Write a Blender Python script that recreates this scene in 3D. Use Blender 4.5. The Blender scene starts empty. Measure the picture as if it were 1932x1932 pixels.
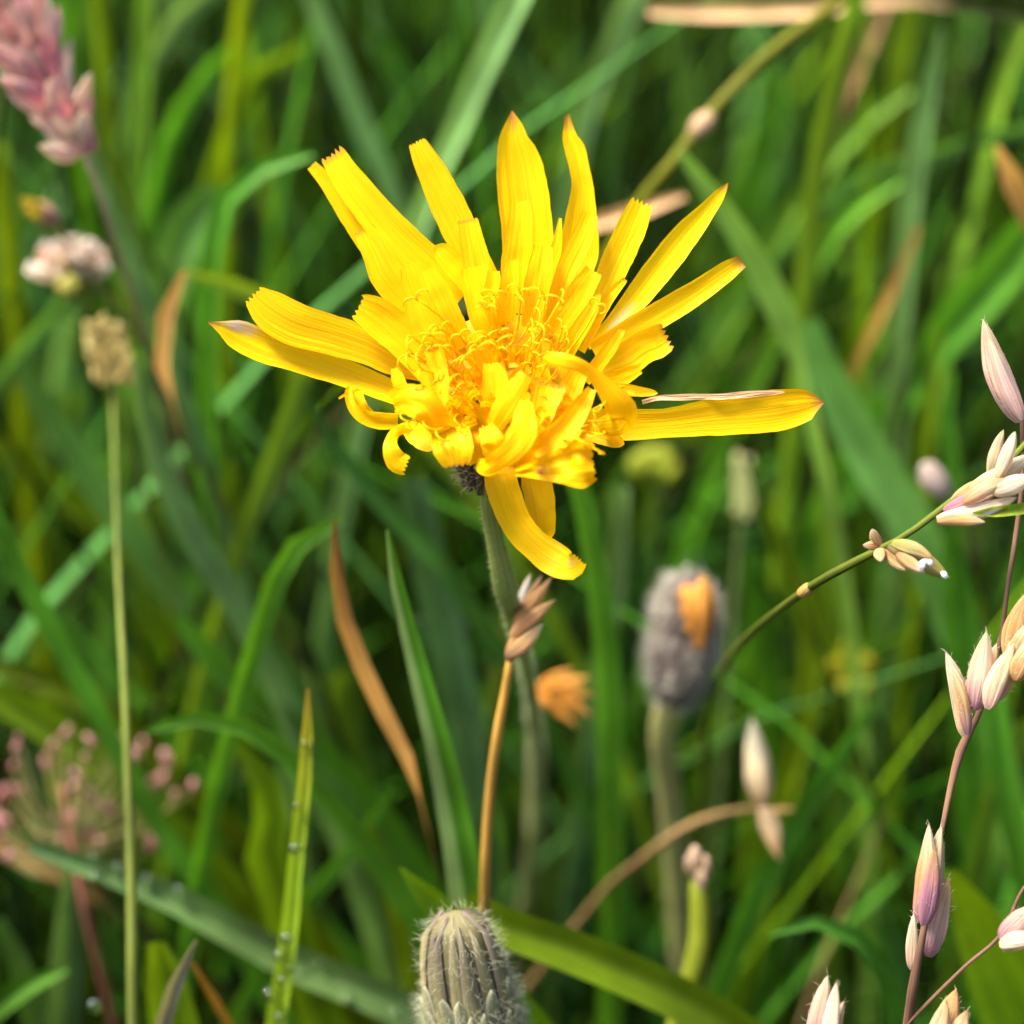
import bpy, math, random
import numpy as np
from mathutils import Vector, noise as mnoise

random.seed(7)
RNG = np.random.default_rng(7)
sc = bpy.context.scene
COL = sc.collection

# ------------------------------------------------------------------ camera
F = 0.14                        # metres from the lens to the flower head
HALF = 0.2321                   # tangent of half the field of view
PITCH = math.radians(32)
FULL = 1932.0                   # all measured points are in a 1932 x 1932 grid
AIM = Vector((0.0, 0.0, 0.20))
FWD = Vector((0, math.cos(PITCH), -math.sin(PITCH)))
RIGHT = Vector((1, 0, 0))
UP = RIGHT.cross(FWD).normalized()
CAM = AIM - FWD * F
cam_d = bpy.data.cameras.new('camera')
cam = bpy.data.objects.new('camera', cam_d)
COL.objects.link(cam)
cam.location = CAM
cam.rotation_euler = (math.pi / 2 - PITCH, 0, 0)
cam_d.sensor_width = 36.0
cam_d.lens = 18.0 / HALF
cam_d.clip_start = 0.01
cam_d.clip_end = 200.0
cam_d.dof.use_dof = True
cam_d.dof.focus_distance = F * 0.995
cam_d.dof.aperture_fstop = cam_d.lens / 4.1      # 4.1 mm wide entrance pupil
sc.camera = cam

# ------------------------------------------------------------------ sky, sun, exposure
SUN_EL, SUN_AZ = math.radians(62), math.radians(-75)
world = bpy.data.worlds.new('World')
sc.world = world
world.use_nodes = True
wn = world.node_tree
sky = wn.nodes.new('ShaderNodeTexSky')
sky.sky_type = 'NISHITA'
sky.sun_disc = False
sky.sun_elevation = SUN_EL
sky.sun_rotation = SUN_AZ
sky.air_density = 0.6
sky.dust_density = 6.0
sky.ozone_density = 0.4
bg = wn.nodes['Background']
bg.inputs['Strength'].default_value = 0.09
wn.links.new(sky.outputs[0], bg.inputs['Color'])
sun_d = bpy.data.lights.new('sun', 'SUN')
sun_d.energy = 2.4
sun_d.angle = math.radians(14)
sun_d.color = (1.0, 0.93, 0.80)
sun = bpy.data.objects.new('sun', sun_d)
COL.objects.link(sun)
sdir = Vector((math.sin(SUN_AZ) * math.cos(SUN_EL), math.cos(SUN_AZ) * math.cos(SUN_EL), math.sin(SUN_EL)))
sun.rotation_euler = sdir.to_track_quat('Z', 'Y').to_euler()
sc.view_settings.view_transform = 'Standard'
sc.view_settings.look = 'None'
sc.view_settings.gamma = 1.0
sc.view_settings.use_curve_mapping = False
sc.view_settings.exposure = 2.1
sc.cycles.use_denoising = True
sc.cycles.max_bounces = 8
sc.cycles.diffuse_bounces = 2
sc.cycles.transmission_bounces = 5
sc.cycles.glossy_bounces = 3

# ------------------------------------------------------------------ helpers
MM = 2 * F * HALF / FULL         # metres per grid unit at the flower's distance


def P(x, y, d=1.0):
    """World point seen at grid position x, y at d flower-distances from the lens."""
    k = HALF * 2 / FULL
    return CAM + (FWD + RIGHT * ((x - FULL / 2) * k) + UP * ((FULL / 2 - y) * k)) * (d * F)


def catmull(rows, n):
    a = np.array(rows, float)
    m = len(a)
    if m == 2:
        t = np.linspace(0, 1, n)[:, None]
        return a[0] * (1 - t) + a[1] * t
    p = np.vstack([2 * a[0] - a[1], a, 2 * a[-1] - a[-2]])
    seg = np.linalg.norm(np.diff(a[:, :3], axis=0), axis=1)
    cum = np.concatenate([[0], np.cumsum(seg)])
    out = []
    for s in np.linspace(0, cum[-1], n):
        i = min(np.searchsorted(cum, s, side='right') - 1, m - 2)
        t = (s - cum[i]) / max(seg[i], 1e-9)
        p0, p1, p2, p3 = p[i], p[i + 1], p[i + 2], p[i + 3]
        out.append(0.5 * ((2 * p1) + (-p0 + p2) * t + (2 * p0 - 5 * p1 + 4 * p2 - p3) * t * t
                          + (-p0 + 3 * p1 - 3 * p2 + p3) * t ** 3))
    return np.array(out)


def make_mesh(name, verts, faces, mat, uvs=None, cols=None, smooth=True):
    me = bpy.data.meshes.new(name)
    me.from_pydata([tuple(v) for v in verts], [], faces)
    if uvs is not None:
        lay = me.uv_layers.new(name='UVMap')
        li = np.empty(len(me.loops), np.int32)
        me.loops.foreach_get('vertex_index', li)
        lay.data.foreach_set('uv', np.asarray(uvs, np.float32)[li].ravel())
    if cols is not None:
        at = me.color_attributes.new('Col', 'FLOAT_COLOR', 'POINT')
        c = np.ones((len(verts), 4), np.float32)
        c[:, :3] = np.asarray(cols, np.float32)
        at.data.foreach_set('color', c.ravel())
    me.materials.append(mat)
    if smooth:
        me.polygons.foreach_set('use_smooth', np.ones(len(me.polygons), bool))
    me.update()
    return me


class Thing:
    """A thing whose parts hang under an Empty at its base."""
    def __init__(self, name, label, cat, base, group=None):
        self.o = bpy.data.objects.new(name, None)
        self.o.empty_display_size = 0.004
        COL.objects.link(self.o)
        self.base = Vector(base)
        self.o.location = self.base
        self.o['label'] = label
        self.o['category'] = cat
        if group:
            self.o['group'] = group

    def part(self, name, geo, mat, parent=None, label=None, stuff=False, smooth=True):
        v, f, uv, c = geo
        v = np.asarray(v, float) - np.array(self.base)
        ob = bpy.data.objects.new(name, make_mesh(name, v, f, mat, uv, c, smooth))
        COL.objects.link(ob)
        ob.parent = parent or self.o
        if label:
            ob['label'] = label
        if stuff:
            ob['kind'] = 'stuff'
        return ob


def single(name, geo, mat, label, cat, base, group=None):
    """A thing that is one mesh."""
    v, f, uv, c = geo
    v = np.asarray(v, float) - np.array(base)
    ob = bpy.data.objects.new(name, make_mesh(name, v, f, mat, uv, c))
    COL.objects.link(ob)
    ob.location = base
    ob['label'] = label
    ob['category'] = cat
    if group:
        ob['group'] = group
    return ob


def grid_faces(n, m, off=0):
    return [(off + i * m + j, off + i * m + j + 1, off + (i + 1) * m + j + 1, off + (i + 1) * m + j)
            for i in range(n - 1) for j in range(m - 1)]


def frames(pts):
    t = np.gradient(pts, axis=0)
    t /= np.linalg.norm(t, axis=1)[:, None] + 1e-12
    return t


def tube(pts, radii, seg=8, col=None, colfn=None):
    """Closed, tapered tube along world points."""
    pts = np.array([list(p) for p in pts], float)
    r = np.broadcast_to(np.asarray(radii, float), (len(pts),))
    t = frames(pts)
    ref = np.array([0.31, 0.9, 0.2])
    v, uv, c = [], [], []
    for i, p in enumerate(pts):
        a = np.cross(t[i], ref); a /= np.linalg.norm(a) + 1e-12
        b = np.cross(t[i], a)
        for k in range(seg):
            ang = 2 * math.pi * k / seg
            v.append(p + (a * math.cos(ang) + b * math.sin(ang)) * r[i])
            uv.append((k / seg, i / (len(pts) - 1)))
            cc = colfn(i / (len(pts) - 1)) if colfn else (col if col is not None else (1, 1, 1))
            c.append(cc)
    f = []
    for i in range(len(pts) - 1):
        for k in range(seg):
            k2 = (k + 1) % seg
            f.append((i * seg + k, i * seg + k2, (i + 1) * seg + k2, (i + 1) * seg + k))
    f.append(tuple(range(seg))[::-1])
    f.append(tuple(range((len(pts) - 1) * seg, len(pts) * seg)))
    return v, f, uv, c


def merge(geos):
    V, Fc, U, C = [], [], [], []
    for v, f, u, c in geos:
        o = len(V)
        V.extend(v); U.extend(u); C.extend(c)
        Fc.extend([tuple(i + o for i in q) for q in f])
    return V, Fc, U, C


def hairs(roots, dirs, length, rad, col, bend=0.35, seed=1):
    """Fine tapered hairs: three-sided needles with one bend."""
    rg = np.random.default_rng(seed)
    V, Fc, U, C = [], [], [], []
    for p, d in zip(roots, dirs):
        p = np.array(p, float); d = np.array(d, float)
        d = d / (np.linalg.norm(d) + 1e-12)
        L = length * rg.uniform(0.45, 1.15)
        side = rg.normal(size=3); side -= d * side.dot(d); side /= np.linalg.norm(side) + 1e-12
        b = np.cross(d, side)
        mid = p + d * L * 0.55
        tip = p + d * L * 0.95 + side * L * bend * rg.uniform(0.2, 1.3)
        o = len(V)
        for q, r in ((p, rad), (mid, rad * 0.8)):
            for k in range(3):
                a = 2.094 * k
                V.append(q + (side * math.cos(a) + b * math.sin(a)) * r)
                U.append((k / 3, 0)); C.append(col)
        V.append(tip); U.append((0, 1)); C.append(col)
        for k in range(3):
            k2 = (k + 1) % 3
            Fc.append((o + k, o + k2, o + 3 + k2, o + 3 + k))
            Fc.append((o + 3 + k, o + 3 + k2, o + 6))
    return V, Fc, U, C


# ------------------------------------------------------------------ materials
def new_mat(name):
    m = bpy.data.materials.new(name)
    m.use_nodes = True
    nt = m.node_tree
    return m, nt, nt.nodes['Principled BSDF'], nt.nodes['Material Output']


def leaf_mat(name, trans=0.35, rough=0.42, spec=0.5, vein=0.25, bump=0.15, tint=(1.25, 1.2, 0.55), veins=7.0, blotch=0.25, coat=0.0):
    """Colour from the mesh's own 'Col', lengthwise veins, light passing through."""
    m, nt, pb, out = new_mat(name)
    N, L = nt.nodes, nt.links
    at = N.new('ShaderNodeAttribute'); at.attribute_name = 'Col'
    uv = N.new('ShaderNodeUVMap'); uv.uv_map = 'UVMap'
    mp = N.new('ShaderNodeMapping'); mp.inputs['Scale'].default_value = (veins, 0.35, 1)
    L.new(uv.outputs[0], mp.inputs[0])
    nz = N.new('ShaderNodeTexNoise'); nz.inputs['Scale'].default_value = 3.0; nz.inputs['Detail'].default_value = 3
    L.new(mp.outputs[0], nz.inputs['Vector'])
    mr = N.new('ShaderNodeMapRange'); mr.inputs[1].default_value = 0.3; mr.inputs[2].default_value = 0.7
    mr.inputs[3].default_value = 1 - vein; mr.inputs[4].default_value = 1 + vein
    L.new(nz.outputs[0], mr.inputs[0])
    n2 = N.new('ShaderNodeTexNoise'); n2.inputs['Scale'].default_value = 160.0; n2.inputs['Detail'].default_value = 4
    tc = N.new('ShaderNodeTexCoord'); L.new(tc.outputs['Object'], n2.inputs['Vector'])
    m2 = N.new('ShaderNodeMapRange'); m2.inputs[1].default_value = 0.3; m2.inputs[2].default_value = 0.7
    m2.inputs[3].default_value = 1 - blotch; m2.inputs[4].default_value = 1 + blotch
    L.new(n2.outputs[0], m2.inputs[0])
    mul = N.new('ShaderNodeMath'); mul.operation = 'MULTIPLY'
    L.new(mr.outputs[0], mul.inputs[0]); L.new(m2.outputs[0], mul.inputs[1])
    vm = N.new('ShaderNodeVectorMath'); vm.operation = 'SCALE'
    L.new(at.outputs['Color'], vm.inputs[0]); L.new(mul.outputs[0], vm.inputs['Scale'])
    L.new(vm.outputs[0], pb.inputs['Base Color'])
    pb.inputs['Roughness'].default_value = rough
    pb.inputs['Specular IOR Level'].default_value = spec
    bp = N.new('ShaderNodeBump'); bp.inputs['Strength'].default_value = bump; bp.inputs['Distance'].default_value = 0.0003
    L.new(nz.outputs[0], bp.inputs['Height']); L.new(bp.outputs[0], pb.inputs['Normal'])
    if coat:
        pb.inputs['Coat Weight'].default_value = coat
    tr = N.new('ShaderNodeBsdfTranslucent')
    tm = N.new('ShaderNodeVectorMath'); tm.operation = 'MULTIPLY'; tm.inputs[1].default_value = tint
    L.new(vm.outputs[0], tm.inputs[0]); L.new(tm.outputs[0], tr.inputs['Color'])
    mx = N.new('ShaderNodeMixShader'); mx.inputs[0].default_value = trans
    L.new(pb.outputs[0], mx.inputs[1]); L.new(tr.outputs[0], mx.inputs[2])
    L.new(mx.outputs[0], out.inputs['Surface'])
    return m


M_BLADE = leaf_mat('grass_leaf', trans=0.34, rough=0.5, spec=0.2, vein=0.25, blotch=0.32)
M_FIELD = leaf_mat('meadow_leaf', trans=0.26, rough=0.6, spec=0.04, vein=0.25, blotch=0.3)
M_STALK = leaf_mat('stalk', trans=0.15, rough=0.55, spec=0.15, vein=0.35, blotch=0.35, bump=0.4)
M_HUSK = leaf_mat('husk', trans=0.35, rough=0.6, spec=0.2, vein=0.35, bump=0.5, tint=(1.1, 1.0, 0.9), veins=5, blotch=0.15)
M_FLORET = leaf_mat('floret', trans=0.4, rough=0.55, spec=0.25, vein=0.1, tint=(1.15, 0.95, 0.8))
M_BRACT = leaf_mat('bract', trans=0.15, rough=0.65, spec=0.25, vein=0.3, veins=6, tint=(1.1, 1.0, 0.8))
M_HAIR = leaf_mat('hair', trans=0.45, rough=0.5, spec=0.3, vein=0.0, bump=0.0, tint=(1, 1, 1))


def petal_mat(name, specks):
    m, nt, pb, out = new_mat(name)
    N, L = nt.nodes, nt.links
    at = N.new('ShaderNodeAttribute'); at.attribute_name = 'Col'
    uv = N.new('ShaderNodeUVMap'); uv.uv_map = 'UVMap'
    oi = N.new('ShaderNodeObjectInfo')
    off = N.new('ShaderNodeVectorMath'); off.operation = 'ADD'
    L.new(uv.outputs[0], off.inputs[0])
    cmb = N.new('ShaderNodeCombineXYZ')
    mulr = N.new('ShaderNodeMath'); mulr.operation = 'MULTIPLY'; mulr.inputs[1].default_value = 37.0
    L.new(oi.outputs['Random'], mulr.inputs[0])
    L.new(mulr.outputs[0], cmb.inputs[0]); L.new(mulr.outputs[0], cmb.inputs[1])
    L.new(cmb.outputs[0], off.inputs[1])
    mp = N.new('ShaderNodeMapping'); mp.inputs['Scale'].default_value = (9.0, 0.6, 1)
    L.new(off.outputs[0], mp.inputs[0])
    nz = N.new('ShaderNodeTexNoise'); nz.inputs['Scale'].default_value = 2.2; nz.inputs['Detail'].default_value = 4
    L.new(mp.outputs[0], nz.inputs['Vector'])
    mr = N.new('ShaderNodeMapRange'); mr.inputs[1].default_value = 0.34; mr.inputs[2].default_value = 0.56
    mr.inputs[3].default_value = 0.76 if specks else 0.85; mr.inputs[4].default_value = 1.0
    L.new(nz.outputs[0], mr.inputs[0])
    gm = N.new('ShaderNodeCombineXYZ'); gm.inputs[0].default_value = 1.0
    L.new(mr.outputs[0], gm.inputs[1]); gm.inputs[2].default_value = 1.0
    cm = N.new('ShaderNodeVectorMath'); cm.operation = 'MULTIPLY'
    L.new(at.outputs['Color'], cm.inputs[0]); L.new(gm.outputs[0], cm.inputs[1])
    # brown wear: thin lengthwise flecks
    mp2 = N.new('ShaderNodeMapping'); mp2.inputs['Scale'].default_value = (14.0, 2.6, 1)
    L.new(off.outputs[0], mp2.inputs[0])
    n3 = N.new('ShaderNodeTexNoise'); n3.inputs['Scale'].default_value = 1.6; n3.inputs['Detail'].default_value = 5
    n3.inputs['Roughness'].default_value = 0.65
    L.new(mp2.outputs[0], n3.inputs['Vector'])
    r3 = N.new('ShaderNodeMapRange'); r3.inputs[1].default_value = 0.66 if specks else 0.72
    r3.inputs[2].default_value = 0.78 if specks else 0.86
    r3.inputs[3].default_value = 0.0; r3.inputs[4].default_value = 0.75 if specks else 0.5
    L.new(n3.outputs[0], r3.inputs[0])
    mix = N.new('ShaderNodeMix'); mix.data_type = 'RGBA'
    L.new(r3.outputs[0], mix.inputs['Factor'])
    L.new(cm.outputs[0], mix.inputs['A']); mix.inputs['B'].default_value = (0.30, 0.10, 0.01, 1)
    L.new(mix.outputs['Result'], pb.inputs['Base Color'])
    pb.inputs['Roughness'].default_value = 0.45
    pb.inputs['Specular IOR Level'].default_value = 0.12
    bp = N.new('ShaderNodeBump'); bp.inputs['Strength'].default_value = 0.26; bp.inputs['Distance'].default_value = 0.0002
    L.new(nz.outputs[0], bp.inputs['Height']); L.new(bp.outputs[0], pb.inputs['Normal'])
    tr = N.new('ShaderNodeBsdfTranslucent')
    L.new(mix.outputs['Result'], tr.inputs['Color'])
    mx = N.new('ShaderNodeMixShader'); mx.inputs[0].default_value = 0.48
    L.new(pb.outputs[0], mx.inputs[1]); L.new(tr.outputs[0], mx.inputs[2])
    L.new(mx.outputs[0], out.inputs['Surface'])
    return m


M_PETAL = petal_mat('petal', False)
M_WORN = petal_mat('worn_petal', True)

m, nt, pb, out = new_mat('dew')
pb.inputs['Base Color'].default_value = (0.95, 1, 0.95, 1)
pb.inputs['Transmission Weight'].default_value = 1.0
pb.inputs['IOR'].default_value = 1.33
pb.inputs['Roughness'].default_value = 0.02
M_DEW = m

m, nt, pb, out = new_mat('soil')
nz = nt.nodes.new('ShaderNodeTexNoise'); nz.inputs['Scale'].default_value = 90; nz.inputs['Detail'].default_value = 8
tc = nt.nodes.new('ShaderNodeTexCoord'); nt.links.new(tc.outputs['Object'], nz.inputs['Vector'])
cr = nt.nodes.new('ShaderNodeValToRGB')
cr.color_ramp.elements[0].color = (0.008, 0.006, 0.004, 1)
cr.color_ramp.elements[1].color = (0.02, 0.016, 0.008, 1)
nt.links.new(nz.outputs[0], cr.inputs[0]); nt.links.new(cr.outputs[0], pb.inputs['Base Color'])
pb.inputs['Roughness'].default_value = 0.95
M_SOIL = m

# ------------------------------------------------------------------ ground and the mass of grass
gv, gn = [], 60
for i in range(gn):
    for j in range(gn):
        x = (i / (gn - 1) - 0.5); y = (j / (gn - 1) - 0.5)
        X = 80 * abs(x) ** 2.6 * (1 if x > 0 else -1) * 2; Y = 80 * abs(y) ** 2.6 * (1 if y > 0 else -1) * 2
        gv.append((X, Y, 0.006 * mnoise.noise(Vector((X * 9, Y * 9, 0)))))
ground = bpy.data.objects.new('ground', make_mesh('ground', gv, grid_faces(gn, gn), M_SOIL))
COL.objects.link(ground); ground['kind'] = 'structure'

GREENS = {
    'green': (0.050, 0.150, 0.010), 'yel': (0.115, 0.195, 0.004), 'blue': (0.060, 0.150, 0.030),
    'pale': (0.125, 0.245, 0.080), 'lime': (0.150, 0.275, 0.020), 'dark': (0.022, 0.070, 0.010),
    'sheen': (0.165, 0.350, 0.070),  # sheen and pale: light green plus sky sheen put into the colour
    'tan': (0.46, 0.30, 0.16), 'orange': (0.52, 0.28, 0.09), 'brown': (0.20, 0.12, 0.045), 'grey': (0.22, 0.20, 0.13),
    'gold': (0.48, 0.25, 0.03),
}


def field(n, xr, yr, seed, zlen=(0.12, 0.22), min_d=1.55, wide=1.0, lum=0.8, leany=0.12):
    """Random blades of grass as arrays; those that would stand before the traced plants are left out."""
    rg = np.random.default_rng(seed)
    K = 10
    rx = rg.uniform(*xr, n); ry = rg.uniform(*yr, n)
    L = rg.uniform(*zlen, n) * rg.choice([1, 1, 0.7, 0.5], n)
    az = rg.uniform(0, 2 * math.pi, n)
    bend = np.abs(rg.normal(0.0, 0.32, n)) + 0.05
    t = np.linspace(0, 1, K)[None, :]
    up = L[:, None] * (t - 0.35 * np.minimum(bend, 1.2)[:, None] * t ** 2.5)
    outw = L[:, None] * bend[:, None] * t ** 2
    lean = rg.normal(0, leany, (2, n))
    x = rx[:, None] + outw * np.cos(az)[:, None] + lean[0][:, None] * up
    y = ry[:, None] + outw * np.sin(az)[:, None] + lean[1][:, None] * up
    p = np.stack([x, y, up], -1)
    rel = p - np.array(CAM)
    dep = rel @ np.array(FWD)
    u = (rel @ np.array(RIGHT)) / (np.maximum(dep, 1e-4) * HALF)
    v = (rel @ np.array(UP)) / (np.maximum(dep, 1e-4) * HALF)
    bad = ((dep < min_d * F) & (dep > -0.01) & (np.abs(u) < 1.35) & (np.abs(v) < 1.35)).any(1)
    bad |= (np.linalg.norm(rel, axis=2) < 0.12).any(1)
    keep = ~bad
    p, L, az = p[keep], L[keep], az[keep]
    n = len(p)
    face = az + math.pi / 2 + rg.normal(0, 0.5, n)
    wdir = np.stack([np.cos(face), np.sin(face), np.zeros(n)], -1)
    w = wide * rg.uniform(0.0006, 0.0015, n)[:, None] * (1 - np.linspace(0, 1, K)[None, :] ** 2.2) * (0.75 + 0.6 * np.linspace(0, 1, K)[None, :] * (1 - np.linspace(0, 1, K)[None, :]))
    fold = np.stack([np.cos(face + 1.57), np.sin(face + 1.57), np.zeros(n)], -1)[:, None, :] * (w * 0.35)[..., None]
    V = np.stack([p - wdir[:, None, :] * w[..., None], p + fold, p + wdir[:, None, :] * w[..., None]], 2)
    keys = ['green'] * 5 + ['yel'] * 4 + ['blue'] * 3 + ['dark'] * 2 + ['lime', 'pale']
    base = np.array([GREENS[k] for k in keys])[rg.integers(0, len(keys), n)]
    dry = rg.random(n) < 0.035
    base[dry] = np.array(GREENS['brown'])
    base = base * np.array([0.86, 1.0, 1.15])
    base = base * (np.where(rg.random(n) < 0.27, rg.uniform(0.8, 1.9, n), rg.uniform(0.03, 0.22, n)) * lum)[:, None]  # most blades near black: shade of the gaps put into colour, others as lit
    cols = np.repeat(base, K * 3, axis=0)
    uv = np.zeros((n, K, 3, 2)); uv[..., 0] = np.array([0, .5, 1]); uv[..., 1] = np.linspace(0, 3, K)[None, :, None]
    uv[..., 0] += rg.uniform(0, 9, n)[:, None, None]
    q = []
    for i in range(K - 1):
        for j in range(2):
            q.append((i * 3 + j, i * 3 + j + 1, (i + 1) * 3 + j + 1, (i + 1) * 3 + j))
    q = np.array(q)
    faces = (np.arange(n)[:, None, None] * (K * 3) + q[None]).reshape(-1, 4)
    return V.reshape(-1, 3), faces.tolist(), uv.reshape(-1, 2), cols


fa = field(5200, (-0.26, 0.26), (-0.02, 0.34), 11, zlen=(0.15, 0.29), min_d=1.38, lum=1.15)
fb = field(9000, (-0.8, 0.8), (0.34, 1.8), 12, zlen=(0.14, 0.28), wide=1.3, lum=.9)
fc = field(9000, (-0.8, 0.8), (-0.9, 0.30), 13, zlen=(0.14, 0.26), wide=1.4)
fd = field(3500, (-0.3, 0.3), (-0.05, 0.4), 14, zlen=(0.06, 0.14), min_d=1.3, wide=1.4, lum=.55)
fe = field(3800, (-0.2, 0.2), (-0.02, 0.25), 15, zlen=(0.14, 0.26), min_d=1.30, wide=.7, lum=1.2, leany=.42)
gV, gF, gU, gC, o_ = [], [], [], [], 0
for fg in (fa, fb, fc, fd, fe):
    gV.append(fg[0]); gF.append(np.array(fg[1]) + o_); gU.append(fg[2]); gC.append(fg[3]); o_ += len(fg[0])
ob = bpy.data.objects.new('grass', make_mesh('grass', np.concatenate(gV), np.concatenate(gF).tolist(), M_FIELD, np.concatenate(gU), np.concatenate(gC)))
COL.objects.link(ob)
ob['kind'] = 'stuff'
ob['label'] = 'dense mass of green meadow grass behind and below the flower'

# ------------------------------------------------------------------ single blades of grass
SLOPE = 0.42


def blade_geo(sp, d, col, root=True, slope=SLOPE, fold=0.18, tilt=None, tipcol=None, n=None, wav=0.05, seed=0, halves=None, rootcol=None):
    """sp: (x, y, visible width) from tip to base. Returns geometry and the base point."""
    rg = random.Random(seed)
    ytop = min(s[1] for s in sp)
    rows = []
    for x, y, w in sp:
        dd = d + slope * (y - ytop) * MM / F * d
        p = P(x, y, dd)
        rows.append((p.x, p.y, p.z, w * MM * dd * .82))
    ntr = len(rows)
    if root:
        p = np.array(rows[-1][:3]); q = np.array(rows[-2][:3])
        tdir = (p - q) / np.linalg.norm(p - q)
        w = rows[-1][3]
        k = 0
        step = 0.018
        while p[2] > 0.004 and k < 30:
            tdir = tdir * 0.72 + np.array([0, 0.10, -1.0]) * 0.28
            tdir /= np.linalg.norm(tdir)
            p = p + tdir * step
            k += 1
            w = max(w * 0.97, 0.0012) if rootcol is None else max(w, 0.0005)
            rows.append((p[0], p[1], max(p[2], 0.001), w))
    n = n or (16 + 2 * len(rows))
    a = catmull(rows, n)
    sl = np.linalg.norm(np.diff(np.array(rows)[:, :3], axis=0), axis=1)
    ftr = sl[:ntr - 1].sum() / sl.sum()
    pts, wd = a[:, :3], np.maximum(a[:, 3], 0.00008)
    t = frames(pts)
    tl = math.tan(tilt if tilt is not None else rg.uniform(-0.7, 0.7))
    V, U, C = [], [], []
    cols = 7
    ph = rg.uniform(0, 50)
    fwd = np.array(FWD)
    tip = np.array(tipcol if tipcol else col)
    col = np.array(col)
    for i in range(n):
        vd = pts[i] - np.array(CAM); vd /= np.linalg.norm(vd)
        wv = np.cross(vd, t[i]); wn_ = np.linalg.norm(wv)
        wv /= wn_ + 1e-9
        nv = np.cross(wv, t[i])
        if nv.dot(vd) > 0:
            nv = -nv
        f = i / (n - 1)
        ripple = 1 + wav * mnoise.noise(Vector((f * 9, ph, 0)))
        cc = tip * max(0, 1 - f * 14) + col * min(1, f * 14) if tipcol else col
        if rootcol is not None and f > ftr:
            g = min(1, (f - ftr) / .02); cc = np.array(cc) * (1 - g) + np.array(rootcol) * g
        g1 = mnoise.noise(Vector((f * 7, ph, 5))); g2 = mnoise.noise(Vector((f * 4, ph, 9)))
        cc = np.array(cc) * (1 + .35 * g1 + .22 * mnoise.noise(Vector((f * 34, ph, 2)))) * np.array([1 + .35 * g2, 1 + .05 * g2, 1 - .3 * g2])
        for j in range(cols):
            s = j / (cols - 1) * 2 - 1
            off = wv * s * 0.5 * wd[i] * ripple + nv * (tl * s * 0.35 * wd[i] - fold * wd[i] * (1 - abs(s)) * 2)
            V.append(pts[i] + off)
            U.append((j / (cols - 1) + ph, f * 3))
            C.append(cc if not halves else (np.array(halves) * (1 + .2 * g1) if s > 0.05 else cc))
    return (V, grid_faces(n, cols), U, C), Vector(pts[-1])


BSEED = [100]


def blade(label, d, key, sp, root=True, name='grass_leaf', cat='grass blade', mul=1.0, **kw):
    BSEED[0] += 1
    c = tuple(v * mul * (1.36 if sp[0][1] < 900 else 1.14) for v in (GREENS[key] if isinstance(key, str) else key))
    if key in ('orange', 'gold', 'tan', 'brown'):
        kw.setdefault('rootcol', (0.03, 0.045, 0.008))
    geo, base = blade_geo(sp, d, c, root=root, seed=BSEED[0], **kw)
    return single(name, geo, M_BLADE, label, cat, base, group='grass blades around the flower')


BR = GREENS['brown']
# upper left
blade('slim olive green blade rising just right of the pink grass spike', 1.5, 'yel', [(185, -40, 34), (205, 250, 40), (225, 420, 38)])
blade('bright green upright blade second to the right of the pink grass spike', 1.45, 'lime', [(275, -30, 38), (265, 200, 42), (255, 420, 40)], mul=.7)
blade('dark green blade directly behind the stem of the pink grass spike', 1.6, 'green', [(125, -30, 55), (140, 150, 62), (165, 330, 60)])
blade('yellow green blade standing upright above the bent blade tip left of the flower', 1.5, 'yel', [(462, -30, 34), (447, 100, 38), (432, 250, 36), (428, 400, 34)])
blade('soft green blade leaning steeply between the upright blades at upper left', 1.55, 'green', [(452, 75, 20), (380, 155, 42), (330, 240, 44), (300, 335, 44)], mul=1.25)
blade('pale grey green blade leaning down onto the topmost left petals', 1.45, 'pale', [(580, -20, 44), (640, 125, 50), (700, 280, 48), (735, 350, 44)])
blade('pale broad blade slanting down between the topmost petals from above', 1.38, 'pale', [(985, -30, 64), (900, 150, 58), (845, 285, 50), (815, 350, 46)], mul=1.1)
blade('green blade with its bent tip ending beside the upper left petals', 1.33, 'green', [(590, 292, 12), (490, 318, 42), (425, 372, 50), (402, 460, 52), (395, 560, 50)], mul=1.4)
blade('broad bluish leaf behind the bent blade tip left of the flower', 1.5, 'blue', [(405, 360, 60), (350, 430, 110), (315, 540, 90)], mul=1.2)
blade('olive blade lying slanted above the bent blade tip', 1.6, 'yel', [(575, 92, 26), (480, 145, 46), (445, 215, 44)])
blade('pale blade crossing the top edge behind the upright olive blades', 1.6, 'pale', [(400, -20, 42), (330, 42, 46), (295, 100, 40)])
blade('tall yellow green blade at the left edge beside the clover head', 1.45, 'yel', [(-4, 270, 40), (18, 480, 52), (40, 700, 58), (55, 900, 56)])
blade('short bright green leaf pointing towards the long left petals', 1.33, 'lime', [(345, 512, 10), (420, 533, 36), (490, 563, 40), (560, 605, 36)], mul=.85)
blade('curved orange dead blade standing left of the long left petals', 1.28, 'orange', [(348, 512, 12), (314, 590, 36), (303, 670, 36), (316, 730, 14), (338, 800, 5)], mul=1.45)
blade('bluish blade leaning out below the clover head', 1.45, 'blue', [(152, 528, 30), (70, 640, 46), (-10, 735, 46)])
blade('bluish white blade rising to the right of the pale seed head', 1.25, 'pale', [(256, 680, 16), (285, 830, 50), (330, 940, 58), (390, 1050, 60), (450, 1150, 58)], mul=.75)
blade('long broad bluish blade slanting from below the clover head down to the middle', 1.42, 'blue', [(40, 690, 40), (100, 790, 70), (180, 910, 76), (260, 1020, 76), (400, 1200, 70), (540, 1340, 66)], mul=1.1)
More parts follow.
